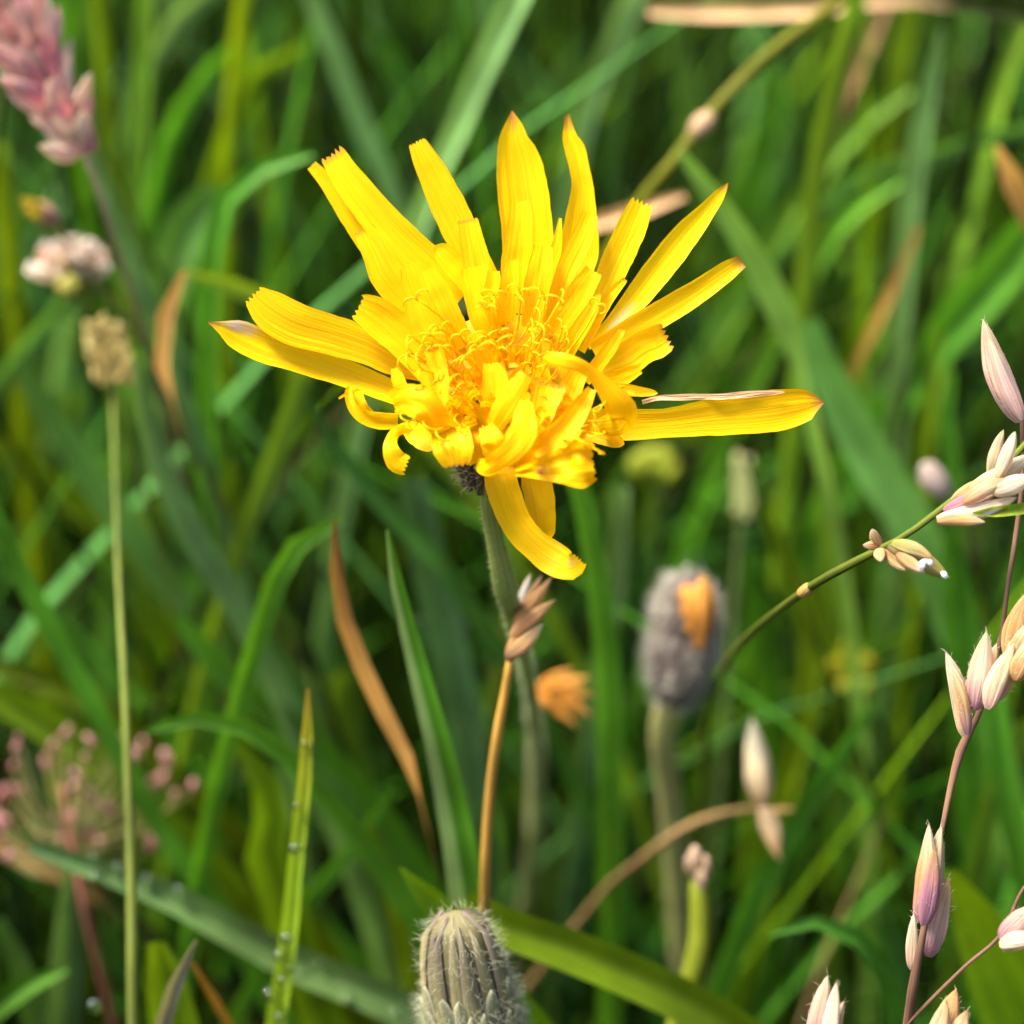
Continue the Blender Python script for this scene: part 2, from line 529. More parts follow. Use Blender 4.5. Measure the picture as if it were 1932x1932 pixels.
blade('bright green blade standing under the long left petals', 1.33, 'lime', [(574, 690, 40), (542, 800, 52), (492, 930, 46), (462, 1000, 40)], mul=.72)
blade('dark bluish blade slanting below the curled left petals', 1.3, 'dark', [(585, 760, 14), (660, 880, 40), (760, 990, 46), (850, 1090, 46)], mul=1.4)
blade('narrow green blade behind the orange dead blade', 1.5, 'green', [(482, 690, 20), (430, 800, 40), (392, 960, 42)])
blade('olive blade slanting down from the left edge below the clover', 1.5, 'yel', [(-10, 830, 50), (90, 912, 56), (200, 1010, 58), (330, 1125, 56)], mul=.75)
# upper right
blade('pale green blade slanting down behind the second topmost petal', 1.5, 'pale', [(1200, -30, 54), (1160, 80, 56), (1120, 165, 54), (1094, 260, 50)], mul=.9)
blade('pale yellow green blade sloping down behind the pointed right petals', 1.28, 'sheen', [(1284, 288, 22), (1346, 370, 46), (1406, 460, 56), (1446, 530, 66), (1486, 620, 64), (1502, 668, 36)], mul=1.0)
blade('broad light green blade running down from behind the longest right petal', 1.36, 'sheen', [(1528, 610, 46), (1556, 700, 78), (1606, 800, 96), (1666, 900, 108), (1735, 1015, 100)], mul=1.0)
blade('tall bright blade running the height behind the right petals', 1.36, 'lime', [(1622, -20, 44), (1591, 100, 50), (1561, 225, 52), (1538, 350, 50), (1524, 500, 48), (1514, 650, 46), (1500, 780, 44)], mul=.8)
blade('light bluish tall blade between the olive stalk and the right edge', 1.4, 'pale', [(1776, 55, 10), (1746, 200, 44), (1721, 350, 50), (1706, 500, 48), (1693, 700, 46), (1690, 850, 44)], mul=.95)
blade('long yellow green blade curving down from the top right corner', 1.5, 'lime', [(1938, 40, 34), (1893, 150, 42), (1856, 300, 44), (1816, 450, 46), (1786, 600, 46), (1748, 800, 44), (1740, 880, 42)], mul=.8)
blade('bluish blade arching sideways in from the right edge', 1.52, 'blue', [(1945, 243, 26), (1841, 265, 34), (1766, 295, 36), (1641, 328, 32), (1560, 390, 30)], mul=1.3)
blade('thin orange brown blade leaning beside the light bluish tall blade', 1.42, 'orange', [(1733, 430, 10), (1686, 540, 22), (1651, 612, 24), (1609, 705, 18)], mul=.75)
blade('small orange leaf at the right edge near the top', 1.3, 'orange', [(1880, 275, 10), (1902, 335, 44), (1940, 392, 56)], root=True, mul=1.25, name='dead_leaf', cat='dead leaf')
blade('yellow green blade crossing behind the tall bright blade', 1.6, 'lime', [(1718, 168, 24), (1616, 240, 44), (1541, 342, 46), (1466, 445, 44)], mul=.75)
blade('soft green blade crossing low behind the tall bright blade', 1.5, 'green', [(1702, 338, 20), (1606, 400, 38), (1541, 495, 40)], mul=1.5)
blade('wide deep green blade behind the node of the olive stalk', 1.65, 'green', [(1474, 140, 50), (1450, 250, 68), (1426, 350, 70), (1410, 440, 66)], mul=1.1)
blade('olive blade touching the top edge near the right corner', 1.7, 'yel', [(1720, -20, 40), (1700, 100, 44), (1681, 215, 42)])
blade('wide bright leaf spreading behind the pale spikelet at the right edge', 1.5, 'green', [(1950, 420, 80), (1866, 540, 115), (1790, 620, 90)], mul=1.35)
blade('bluish blade in the shade left of the olive stalk', 1.65, 'blue', [(1268, 40, 40), (1291, 150, 58), (1313, 260, 56)])
blade('faded tan blade hanging under the straw at the top edge', 1.55, 'tan', [(1672, 5, 26), (1631, 100, 34), (1604, 170, 22)], mul=.42)
blade('short green blade standing left of the pale spikelet', 1.38, 'green', [(1798, 700, 12), (1782, 790, 36), (1796, 905, 40)], mul=1.2)
blade('olive blade below the light bluish tall blade', 1.45, 'yel', [(1768, 610, 14), (1752, 750, 34), (1742, 880, 36)])
# right, middle and lower
blade('long green blade rising from the bottom to the tip of the lowest petal', 1.24, 'green', [(1078, 870, 46), (1106, 970, 48), (1130, 1110, 54), (1148, 1270, 58), (1150, 1420, 60), (1152, 1630, 60)], mul=1.3)
blade('pale bluish blade behind the blade next to the grey bud', 1.34, 'pale', [(1172, 920, 40), (1162, 1090, 48), (1140, 1210, 48)], mul=.7)
blade('arching yellow green blade between the grey bud and the yellow floret', 1.4, 'yel', [(1438, 955, 26), (1506, 1116, 48), (1530, 1230, 52), (1512, 1380, 52), (1481, 1500, 50)])
blade('green blade leaning right below the yellow floret', 1.3, 'green', [(1645, 1332, 12), (1566, 1456, 44), (1506, 1541, 50), (1446, 1656, 54), (1404, 1745, 54)], mul=1.25)
blade('green blade leaning right above the yellow floret', 1.5, 'green', [(1722, 1145, 14), (1650, 1255, 38), (1600, 1370, 40)])
blade('dark bluish blade with its tip bent over near the bottom', 1.18, 'green', [(1452, 1764, 8), (1500, 1742, 26), (1560, 1741, 36), (1626, 1776, 44), (1668, 1835, 46), (1690, 1945, 50)], mul=.9)
blade('wide shiny yellow green leaf behind the lowest pink spikelet', 1.2, 'yel', [(1792, 1645, 30), (1845, 1740, 110), (1900, 1850, 175), (1950, 1970, 200)], mul=1.35, name='broad_leaf', cat='leaf')
blade('wide glossy yellow green leaf lying to the right of the front bud', 1.14, 'yel', [(880, 1705, 60), (960, 1752, 88), (1080, 1795, 96), (1200, 1845, 98), (1320, 1905, 96), (1430, 1975, 92)], mul=.72, name='broad_leaf', cat='leaf')
blade('thin bluish blade slanting left of the lowest pink spikelet', 1.42, 'green', [(1722, 1615, 10), (1650, 1690, 28), (1588, 1745, 30)])
blade('green blade standing behind the pink spikelets at the right edge', 1.26, 'green', [(1875, 1280, 40), (1900, 1500, 60), (1935, 1660, 60)], mul=1.3)
blade('soft green blade leaning behind the lower pink spikelets', 1.3, 'lime', [(1940, 1360, 36), (1880, 1480, 50), (1850, 1610, 50)], mul=.55)
blade('green blade hiding the foot of the broad light blade at the right', 1.3, 'green', [(1790, 985, 14), (1800, 1060, 60), (1815, 1200, 78), (1825, 1380, 80), (1840, 1520, 80)], mul=1.2)
blade('wide green blade just right of the grey bud', 1.5, 'green', [(1418, 1050, 60), (1440, 1200, 72), (1452, 1360, 72)], mul=1.2)
blade('bright green blade under the tip of the longest right petal', 1.5, 'lime', [(1562, 880, 50), (1572, 1060, 60), (1582, 1260, 60)], mul=.65)
blade('deep green blade behind the small dry floret on the diagonal stalk', 1.6, 'green', [(1642, 1040, 40), (1652, 1200, 52), (1660, 1330, 52)], mul=1.2)
# lower left
blade('sharp folded green blade with one pale half behind the front bud', 1.09, 'green', [(731, 1000, 6), (738, 1045, 22), (752, 1116, 32), (790, 1266, 48), (830, 1416, 62), (862, 1566, 76), (888, 1730, 88)], mul=1.35, fold=.16, tilt=0.0, halves=(0.21, 0.33, 0.15))  # paler half: sheen on the folded side put into its colour
blade('broad bluish blade behind the sharp folded blade', 1.34, 'pale', [(778, 910, 70), (815, 1090, 86), (847, 1220, 88), (872, 1350, 84), (888, 1460, 80)], mul=.62)
blade('orange dead blade with brown top left of the sharp folded blade', 1.14, 'orange', [(633, 980, 8), (635, 1090, 30), (655, 1186, 38), (710, 1316, 38), (768, 1430, 30), (799, 1535, 5)], root=True, mul=1.5, tipcol=(0.14, 0.06, 0.02))
blade('green blade bending over to the top of the orange dead blade', 1.22, 'green', [(645, 978, 12), (570, 1018, 40), (530, 1080, 48), (500, 1155, 48)], mul=1.35)
blade('upright yellow green blade with dewdrops and an orange tip', 1.1, 'lime', [(581, 1300, 6), (580, 1340, 20), (578, 1416, 28), (570, 1516, 34), (556, 1640, 36), (545, 1766, 40), (530, 1866, 44), (518, 1950, 46)], mul=1.5, tipcol=(0.30, 0.23, 0.03))
blade('arched green blade ending right of the pink panicle', 1.22, 'green', [(276, 1380, 8), (350, 1357, 28), (425, 1361, 36), (500, 1391, 42), (560, 1450, 46), (620, 1520, 48), (700, 1610, 50)], mul=1.2)
blade('curled bright leaf with grey rim between panicle and dewy blade', 1.27, 'yel', [(446, 1405, 24), (498, 1470, 64), (514, 1540, 80), (498, 1605, 96), (530, 1690, 100)], mul=1.15, name='curled_leaf', cat='leaf')
blade('long green blade coming in from the left edge to the pink panicle', 1.24, 'green', [(-25, 930, 30), (30, 1060, 44), (62, 1126, 48), (135, 1256, 50), (200, 1376, 48), (250, 1470, 48), (320, 1590, 50), (420, 1730, 52)], mul=1.25)
blade('long dewy green blade lying across the bottom below the panicle', 1.22, 'pale', [(60, 1598, 34), (180, 1640, 50), (300, 1682, 62), (400, 1736, 70), (500, 1790, 76), (600, 1838, 80), (780, 1915, 84)], mul=.62)
blade('green blade slanting behind the dewy upright blade', 1.32, 'green', [(335, 1165, 30), (400, 1246, 56), (475, 1316, 64), (575, 1396, 66), (690, 1510, 64)], mul=1.2)
blade('dull bluish blade slanting above the arched green blade', 1.42, 'blue', [(315, 940, 50), (390, 1080, 64), (450, 1150, 66), (525, 1266, 66), (590, 1370, 60)], mul=1.25)
blade('wide bright blade entering at the left edge above the pink panicle', 1.36, 'yel', [(-20, 1305, 60), (60, 1350, 82), (140, 1400, 80)], mul=1.05)
blade('olive blade entering at the left edge above the wide bright blade', 1.42, 'yel', [(-10, 1255, 44), (100, 1290, 60), (190, 1345, 58)], mul=.75)
blade('grey brown dead blade sticking up near the bottom beside the yellow leaf', 1.1, 'grey', [(369, 1775, 8), (342, 1830, 30), (316, 1900, 36), (304, 1965, 38)], mul=.8)
blade('yellow leaf half hidden at the bottom right of the tan stem', 1.18, 'yel', [(296, 1780, 40), (312, 1850, 92), (335, 1965, 112)], mul=1.05, name='broad_leaf', cat='leaf')
blade('thin orange blade leaning beside the grey brown dead blade', 1.16, 'gold', [(362, 1815, 8), (400, 1880, 18), (445, 1955, 22)], mul=.6)
blade('brown dead blade lying behind the base of the pink panicle', 1.36, 'brown', [(-15, 1588, 36), (70, 1630, 42), (158, 1674, 34)], mul=1.3)
blade('green blade leaning in at the bottom left corner', 1.25, 'green', [(125, 1828, 16), (60, 1855, 48), (-15, 1905, 56)])
blade('bluish blade at the bottom left corner', 1.3, 'blue', [(-5, 1735, 30), (40, 1830, 50), (62, 1915, 54)], mul=.8)
blade('narrow green blade crossing behind the sharp folded blade', 1.3, 'green', [(745, 1490, 14), (650, 1620, 36), (588, 1690, 38)], mul=1.2)
blade('olive blade left of the front bud', 1.26, 'yel', [(698, 1550, 14), (740, 1680, 36), (772, 1840, 40)], mul=.8)
blade('short yellow leaf tip just left of the front bud', 1.12, 'yel', [(754, 1636, 6), (783, 1678, 44), (835, 1722, 60)], mul=1.15)
blade('soft bright blade behind the orange dead blade', 1.5, 'lime', [(652, 1270, 60), (642, 1360, 90), (660, 1440, 80)], mul=.62)
blade('bluish wide blade beside the reddish stem of the pink panicle', 1.3, 'pale', [(135, 1640, 30), (130, 1760, 70), (120, 1940, 84)], mul=.55)

# dry straw lying across the top
blade('flat tan dry straw lying across the top edge', 1.4, 'tan', [(1224, 20, 26), (1300, 22, 38), (1366, 24, 38), (1506, 20, 36), (1600, 10, 40), (1700, -8, 40)], root=True, mul=1.05, slope=0, name='dry_straw', cat='straw')
blade('tan pink dry blade lying behind the topmost right petals', 1.36, 'tan', [(1292, 368, 16), (1241, 385, 38), (1136, 420, 38), (1040, 455, 34)], root=True, slope=0, mul=.85, name='dry_straw', cat='straw')


# ------------------------------------------------------------------ husks and stalks
def husk_geo(base, tip, w, c0, c1, c2, flat=0.42, point=0.95, bulge=0.55, seed=0, closed=False):
    """A papery, keeled, boat-shaped scale from base to tip, open along one side. Colours run base, middle, tip."""
    base, tip = np.array(base), np.array(tip)
    ax = tip - base; L = np.linalg.norm(ax); ax /= L
    vd = base - np.array(CAM); vd /= np.linalg.norm(vd)
    sx = np.cross(vd, ax); sx /= np.linalg.norm(sx)
    sy = np.cross(ax, sx)
    if sy.dot(vd) > 0:
        sy = -sy                                   # sy points at the lens
    rq = random.Random(seed * 7 + 1)
    n, seg = 16, 15
    V, U, C = [], [], []
    mx = max(((k / 50) ** bulge) * (1 - k / 50) ** point for k in range(51))
    bow = 0.05 * L * rq.uniform(-1, 1)
    mid = math.pi / 2 + rq.choice([-1, 1]) * rq.uniform(0.35, 1.0)   # where the keel lies, seen from the front
    span = math.pi * (1.0 if closed else 0.74)
    for i in range(n):
        t = 0.02 + 0.98 * i / (n - 1)
        r = (t ** bulge) * max(1 - t, 0.0) ** point / mx * w / 2 + 0.00001
        cc = np.array(c0) * max(0, 1 - 2 * t) + np.array(c1) * (1 - abs(2 * t - 1)) + np.array(c2) * max(0, 2 * t - 1)
        for k in range(seg):
            q = k / (seg - 1) * 2 - 1
            a = mid + q * span
            keel = 1 + 0.30 * max(0.0, 1 - abs(q) * 5)
            crease = 1 + 0.05 * math.cos(q * 14)
            jag = 1 + (0.05 * mnoise.noise(Vector((q * 4, seed * 1.7, 3))) if t > .6 else 0)
            wav = 1 + 0.10 * mnoise.noise(Vector((q * 2, t * 4, seed * 2.3)))
            rr = r * keel * crease * wav
            V.append(base + ax * L * (t * jag) + sx * (math.cos(a) * rr + bow * math.sin(math.pi * t)) + sy * (math.sin(a) * rr * (flat + 0.12)))
            g = mnoise.noise(Vector((q * 1.6 + seed * 3.1, seed, t * 2.4)))
            vein = 1 - 0.32 * max(0.0, math.cos(q * 12.0)) ** 3
            rim = 1.15 if abs(q) > .86 else 1.0
            U.append((k / seg * 2 + seed, t)); C.append(cc * (1 + 0.40 * g) * vein * rim * np.array([1, 1 - 0.12 * g, 1 - 0.22 * g]))
    f = grid_faces(n, seg)
    return V, f, U, C


def stalk_pts(rows, root=True, n=None):
    """rows: (x, y, d, diameter in grid units). Smoothed world points and radii, to the ground when asked."""
    a = [list(P(x, y, d)) + [w * MM * d / 2] for x, y, d, w in rows]
    if root:
        p = np.array(a[-1][:3]); q = np.array(a[-2][:3]); t = (p - q) / np.linalg.norm(p - q); r = a[-1][3]
        k = 0
        while p[2] > 0.004 and k < 30:
            t = t * 0.75 + np.array([0, 0.06, -1.0]) * 0.25; t /= np.linalg.norm(t)
            p = p + t * 0.02; k += 1
            a.append([p[0], p[1], max(p[2], 0.0), r])
    c = catmull(a, n or 8 * len(a))
    return c[:, :3], np.maximum(c[:, 3], 0.00003)


def fuzz(pts, radii, n, length, rad, col, seed, slant=0.3, t0=0.0, t1=1.0):
    rg = np.random.default_rng(seed)
    T = frames(pts)
    R, D = [], []
    m = len(pts)
    for _ in range(n):
        i = int(rg.uniform(t0, t1) * (m - 1))
        d = rg.normal(size=3); d -= T[i] * d.dot(T[i]); d /= np.linalg.norm(d)
        R.append(pts[i] + d * radii[i] * 0.9 + T[i] * rg.uniform(-.5, .5) * np.linalg.norm(pts[min(i + 1, m - 1)] - pts[i]))
        D.append(d - T[i] * slant)
    return hairs(R, D, length, rad, col, seed=seed)


CREAM, TAN, PINK, PURP = (0.70, 0.55, 0.35), (0.52, 0.29, 0.12), (0.58, 0.37, 0.31), (0.38, 0.18, 0.24)
WHITE, STRAW = (0.80, 0.68, 0.50), (0.60, 0.38, 0.16)

# --- pink and cream grass stalk at the right
sp_, sr = stalk_pts([(1928, 790, 1.01, 8), (1929, 900, 1.01, 8), (1918, 1000, 1.01, 10), (1902, 1102, 1.0, 9), (1890, 1195, 1.0, 8), (1872, 1275, 1.0, 9),
                     (1845, 1350, 1.0, 12), (1814, 1411, 1.0, 18), (1795, 1480, 1.0, 13), (1778, 1562, 0.995, 10), (1760, 1652, 0.99, 10),
                     (1748, 1725, 0.985, 11), (1724, 1854, 0.99, 19), (1712, 1940, 1.0, 20)])
th = Thing('grass_panicle', 'tall slender grass stalk with pink and cream spikelets at the right edge', 'grass stalk', sp_[-1], 'flowering grass stalks')
stem_c = (0.19, 0.105, 0.065)
th.part('stem', tube(sp_, sr, 8, stem_c), M_STALK)
b1, r1 = stalk_pts([(1934, 1672, 0.98, 7), (1920, 1696, 0.98, 7), (1898, 1747, 0.98, 7), (1872, 1781, 0.98, 8), (1816, 1828, 0.985, 8), (1722, 1922, 0.995, 9), (1712, 1940, 1.0, 9)], root=False)
th.part('branch', tube(b1, r1, 6, stem_c), M_STALK)
b1, r1 = stalk_pts([(1545, 2005, 0.97, 8), (1600, 2060, 0.98, 8), (1706, 2100, 1.06, 9)], root=False)
th.part('branch', tube(b1, r1, 6, stem_c), M_STALK)
b1, r1 = stalk_pts([(1769, 1970, 0.98, 7), (1740, 2020, 0.99, 7), (1708, 2080, 1.05, 9)], root=False)
th.part('branch', tube(b1, r1, 6, stem_c), M_STALK)
# base x,y, tip x,y, width, depth, colours
HUSKS = [
    (1925, 800, 1856, 604, 50, 1.0, PINK, (.70, .46, .38), CREAM), (1928, 796, 1866, 640, 40, .997, (.72, .48, .42), (.72, .5, .42), WHITE),
    (1820, 1392, 1785, 1231, 38, .99, CREAM, CREAM, WHITE), (1826, 1388, 1796, 1262, 24, .985, PURP, STRAW, CREAM),
    (1838, 1342, 1862, 1193, 48, .985, PURP, (.72, .5, .36), CREAM), (1846, 1335, 1880, 1215, 32, .99, PINK, CREAM, CREAM),
    (1862, 1340, 1912, 1218, 38, .98, PINK, CREAM, CREAM), (1872, 1325, 1922, 1240, 34, .985, PINK, STRAW, TAN),
    (1905, 1250, 1938, 1120, 44, .985, STRAW, TAN, STRAW), (1905, 1262, 1950, 1170, 44, .98, CREAM, STRAW, WHITE), (1915, 1285, 1955, 1200, 40, .975, TAN, STRAW, WHITE),
    (1733, 1742, 1753, 1556, 42, .99, PURP, STRAW, WHITE), (1757, 1715, 1775, 1562, 42, .992, PURP, CREAM, CREAM),
    (1752, 1808, 1790, 1655, 44, .994, PURP, (.68, .45, .36), STRAW), (1720, 1832, 1724, 1725, 24, .99, PINK, CREAM, WHITE), (1742, 1750, 1764, 1600, 36, .985, PURP, PURP, STRAW),
    (1545, 2010, 1562, 1843, 46, .97, PURP, PINK, CREAM), (1556, 2000, 1578, 1853, 32, .965, PURP, WHITE, WHITE), (1565, 2010, 1592, 1890, 30, .97, PINK, TAN, CREAM),
    (1770, 1975, 1804, 1868, 48, .98, PINK, STRAW, TAN), (1760, 1985, 1785, 1888, 40, .975, PINK, CREAM, STRAW), (1790, 1985, 1826, 1905, 34, .975, PINK, CREAM, TAN),
    (1888, 1778, 1960, 1705, 46, .975, PURP, PINK, CREAM), (1884, 1784, 1965, 1770, 36, .97, CREAM, WHITE, STRAW),
]
hr, hd = [], []
for i, (bx, by, tx, ty, w, d, c0, c1, c2) in enumerate(HUSKS):
    g = husk_geo(P(bx, by, d), P(tx, ty, d - 0.004), w * MM * d * 0.96, c0, c1, c2, seed=i, point=.85, bulge=.55)
    th.part('husk', g, M_HUSK)
    for v in g[0][15:-8:5]:
        hr.append(v); hd.append(np.array(P(tx, ty, d) - P(bx, by, d)) * 0.8 / 0.005 + RNG.normal(size=3) * 0.5)
th.part('hairs', hairs(hr, hd, 0.00055, 0.000011, (0.8, 0.7, 0.6), seed=4), M_HAIR, stuff=True)

# --- diagonal green stalk with open cream florets
sp_, sr = stalk_pts([(1960, 800, .985, 12), (1915, 862, .985, 14), (1850, 905, .985, 14), (1790, 950, .985, 14), (1712, 1008, .985, 13), (1651, 1041, .99, 15),
                     (1590, 1072, 1.0, 18), (1521, 1113, 1.02, 17), (1416, 1196, 1.12, 16), (1366, 1261, 1.24, 16), (1338, 1341, 1.34, 17), (1324, 1541, 1.44, 18)])
th = Thing('flowering_grass_stalk', 'thin green stalk running diagonally up to open cream florets by the right edge', 'grass stalk', sp_[-1], 'flowering grass stalks')
th.part('stem', tube(sp_, sr, 8, (0.11, 0.145, 0.015)), M_STALK)
nd, nr = stalk_pts([(1530, 1107, 1.015, 17), (1524, 1111, 1.017, 24), (1517, 1116, 1.019, 24), (1510, 1121, 1.021, 18)], root=False)
th.part('node', tube(nd, nr, 8, (0.5, 0.33, 0.10)), M_STALK)
FL = [
    (1660, 1030, 1645, 998, 20, .985, TAN, STRAW, CREAM), (1660, 1032, 1628, 1029, 16, .985, TAN, STRAW, CREAM), (1660, 1034, 1661, 1060, 22, .98, STRAW, STRAW, CREAM), (1665, 1036, 1708, 1076, 18, .98, TAN, STRAW, CREAM),
    (1672, 1030, 1790, 1090, 38, .98, (.20, .17, .05), (.32, .22, .10), (.35, .36, .08)), (1680, 1024, 1760, 1052, 26, .975, (.33, .34, .08), (.45, .4, .16), STRAW), (1690, 1044, 1745, 1080, 24, .972, (.3, .16, .08), STRAW, WHITE),
    (1764, 979, 1918, 938, 30, .975, CREAM, WHITE, WHITE), (1766, 984, 1858, 985, 20, .972, TAN, STRAW, CREAM), (1778, 965, 1880, 930, 28, .98, PURP, PURP, CREAM),
    (1800, 945, 1925, 880, 34, .985, (.5, .40, .16), CREAM, WHITE), (1830, 925, 1945, 860, 36, .98, STRAW, CREAM, WHITE), (1880, 905, 1915, 815, 26, .975, CREAM, WHITE, WHITE), (1868, 905, 1893, 812, 22, .98, (.45, .40, .2), CREAM, CREAM),
    (1815, 950, 1905, 905, 28, .972, TAN, CREAM, STRAW), (1870, 930, 1950, 900, 34, .97, CREAM, WHITE, WHITE), (1790, 955, 1850, 905, 22, .985, (.3, .25, .08), STRAW, TAN),
]
for i, (bx, by, tx, ty, w, d, c0, c1, c2) in enumerate(FL):
    th.part('floret', husk_geo(P(bx, by, d), P(tx, ty, d - .004), w * MM * d, c0, c1, c2, seed=40 + i, point=.7, bulge=.55), M_HUSK)
for (x, y, x2, y2) in ((1736, 1062, 1752, 1058), (1738, 1074, 1742, 1062), (1778, 1080, 1786, 1090), (1752, 1058, 1757, 1066)):
    a_, r_ = stalk_pts([(x, y, .968, 7), ((x + x2) / 2, (y + y2) / 2, .966, 12), (x2, y2, .966, 6)], root=False)
    th.part('anther', tube(a_, r_, 6, (0.8, 0.85, 0.9)), M_HAIR)
g, _ = blade_geo([(1836, 968, 6), (1870, 966, 22), (1910, 962, 26), (1960, 955, 26)], .97, (.22, .30, .02), root=False, slope=0, seed=3)
th.part('leaf', g, M_BLADE)

# --- tan spikelet on its orange stem beneath the flower
sp_, sr = stalk_pts([(962, 1240, 1.08, 13), (955, 1295, 1.085, 17), (941, 1370, 1.09, 19), (926, 1480, 1.10, 20), (917, 1600, 1.11, 20), (914, 1725, 1.13, 20)])
th = Thing('dry_spikelet', 'tan dry spikelet on a thin orange stem just below the lowest yellow petal', 'grass stalk', sp_[-1])
th.part('stem', tube(sp_, sr, 8, (0.48, 0.27, 0.05)), M_STALK)
for i, (bx, by, tx, ty, w, d, c0, c1, c2) in enumerate([
        (968, 1185, 1042, 1088, 26, 1.075, TAN, TAN, STRAW), (962, 1205, 1048, 1132, 28, 1.07, TAN, (.58, .33, .15), STRAW), (956, 1240, 1024, 1176, 30, 1.065, (.3, .17, .09), STRAW, CREAM),
        (980, 1150, 1001, 1082, 16, 1.08, (.5, .5, .45), (.6, .6, .55), WHITE), (958, 1250, 990, 1180, 26, 1.07, (.2, .1, .06), TAN, TAN), (975, 1165, 1022, 1085, 18, 1.08, TAN, TAN, (.5, .3, .2))]):
    th.part('husk', husk_geo(P(bx, by, d), P(tx, ty, d), w * MM * d, c0, c1, c2, seed=60 + i), M_HUSK)

# --- orange dead spikelet further back
sp_, sr = stalk_pts([(1018, 1308, 1.30, 12), (1008, 1350, 1.31, 14), (1004, 1450, 1.38, 14)])
th = Thing('dry_spikelet', 'blurred orange dry spikelet spread like a hand behind the green stem', 'grass stalk', sp_[-1])
th.part('stem', tube(sp_, sr, 6, (0.3, 0.2, 0.05)), M_STALK)
for i, (tx, ty, w) in enumerate([(1080, 1262, 30), (1112, 1278, 32), (1120, 1312, 34), (1118, 1352, 26), (1092, 1372, 20), (1060, 1340, 34)]):
    th.part('husk', husk_geo(P(1014, 1306, 1.30), P(tx, ty, 1.30), w * MM * 1.2, (.66, .25, .02), (.74, .31, .04), (.6, .36, .10), seed=70 + i), M_HUSK)

# --- olive stalk with a node
sp_, sr = stalk_pts([(1600, -10, 1.34, 22), (1560, 22, 1.33, 24), (1466, 90, 1.32, 26), (1391, 160, 1.31, 27), (1326, 235, 1.31, 27), (1266, 312, 1.31, 25), (1216, 372, 1.32, 24), (1150, 480, 1.34, 24), (1120, 560, 1.36, 24)])
th = Thing('jointed_grass', 'olive green grass stem with a tan node slanting down from the straw at the top', 'grass stalk', sp_[-1])
th.part('stem', tube(sp_, sr, 8, (0.125, 0.135, 0.006)), M_STALK)
nd, nr = stalk_pts([(1340, 218, 1.31, 28), (1330, 230, 1.308, 42), (1320, 242, 1.308, 42), (1310, 256, 1.31, 30)], root=False)
th.part('node', tube(nd, nr, 8, (0.42, 0.28, 0.16)), M_STALK)

# --- pale spikelet with a bent brown stalk
sp_, sr = stalk_pts([(1446, 1530, 1.3, 12), (1416, 1526, 1.3, 13), (1341, 1541, 1.3, 15), (1276, 1571, 1.3, 16), (1191, 1636, 1.32, 15), (1131, 1690, 1.34, 13)])
th = Thing('bent_spikelet', 'cream spikelet on a brown stalk bent over like a hook below the grey bud', 'grass stalk', sp_[-1])
th.part('stem', tube(sp_, sr, 8, (0.24, 0.15, 0.06)), M_STALK)
for i, (bx, by, tx, ty, w, c0, c1, c2) in enumerate([(1438, 1525, 1418, 1356, 50, TAN, (.7, .6, .38), (.75, .7, .5)), (1446, 1500, 1432, 1400, 30, TAN, STRAW, CREAM), (1438, 1515, 1470, 1622, 34, (.4, .28, .16), (.52, .38, .22), TAN), (1446, 1530, 1500, 1528, 10, TAN, TAN, TAN)]):
    th.part('husk', husk_geo(P(bx, by, 1.275), P(tx, ty, 1.27), w * MM * 1.27, c0, c1, c2, seed=80 + i), M_HUSK)

# --- pink spike, top left
sp_, sr = stalk_pts([(-45, -130, 1.22, 8), (10, -20, 1.22, 10), (75, 110, 1.22, 12), (140, 250, 1.22, 13), (172, 320, 1.22, 12), (200, 400, 1.23, 10), (218, 470, 1.25, 10), (250, 560, 1.29, 12)])
th = Thing('pink_grass_spike', 'dense pink fluffy grass spike in the top left corner', 'grass stalk', sp_[-1], 'flowering grass stalks')
th.part('stem', tube(sp_, sr, 8, (0.36, 0.27, 0.17)), M_STALK)
rg = random.Random(3)
ax0, ax1 = np.array([-60, -130.0]), np.array([158, 292.0])
adir = (ax1 - ax0) / np.linalg.norm(ax1 - ax0); anor = np.array([adir[1], -adir[0]])
for i in range(170):
    t = i / 169
    q = ax0 * (1 - t) + ax1 * t
    s = rg.uniform(-1, 1)
    dz = rg.uniform(-1, 1)
    wide = 82 * (1 - max(0, (t - .86) / .14) * 0.25)
    b = q + anor * s * wide * .30 + adir * rg.uniform(0, 10)
    e = q - adir * rg.uniform(44, 100) + anor * s * wide * rg.uniform(.9, 1.25)
    if t > .8:
        e += adir * rg.uniform(0, 26)
    c = rg.random()
    pk = (.66, .26, .30) if c < .3 else ((.78, .46, .40) if c < .62 else (.80, .60, .46))
    tipc = (.82, .60, .50) if rg.random() < .65 else (.70, .32, .38)
    if t > .82:
        tipc = (.72, .6, .42)
    th.part('husk', husk_geo(P(b[0], b[1], 1.22 + dz * .012), P(e[0], e[1], 1.22 + dz * .03), rg.uniform(20, 32) * MM * 1.2, pk, pk, tipc, seed=i, point=.85), M_HUSK)
blade('grey green blade running beside the stem of the pink grass spike', 1.3, 'pale', [(172, 270, 20), (205, 380, 38), (240, 470, 44), (275, 560, 44), (330, 700, 38)], mul=.75)

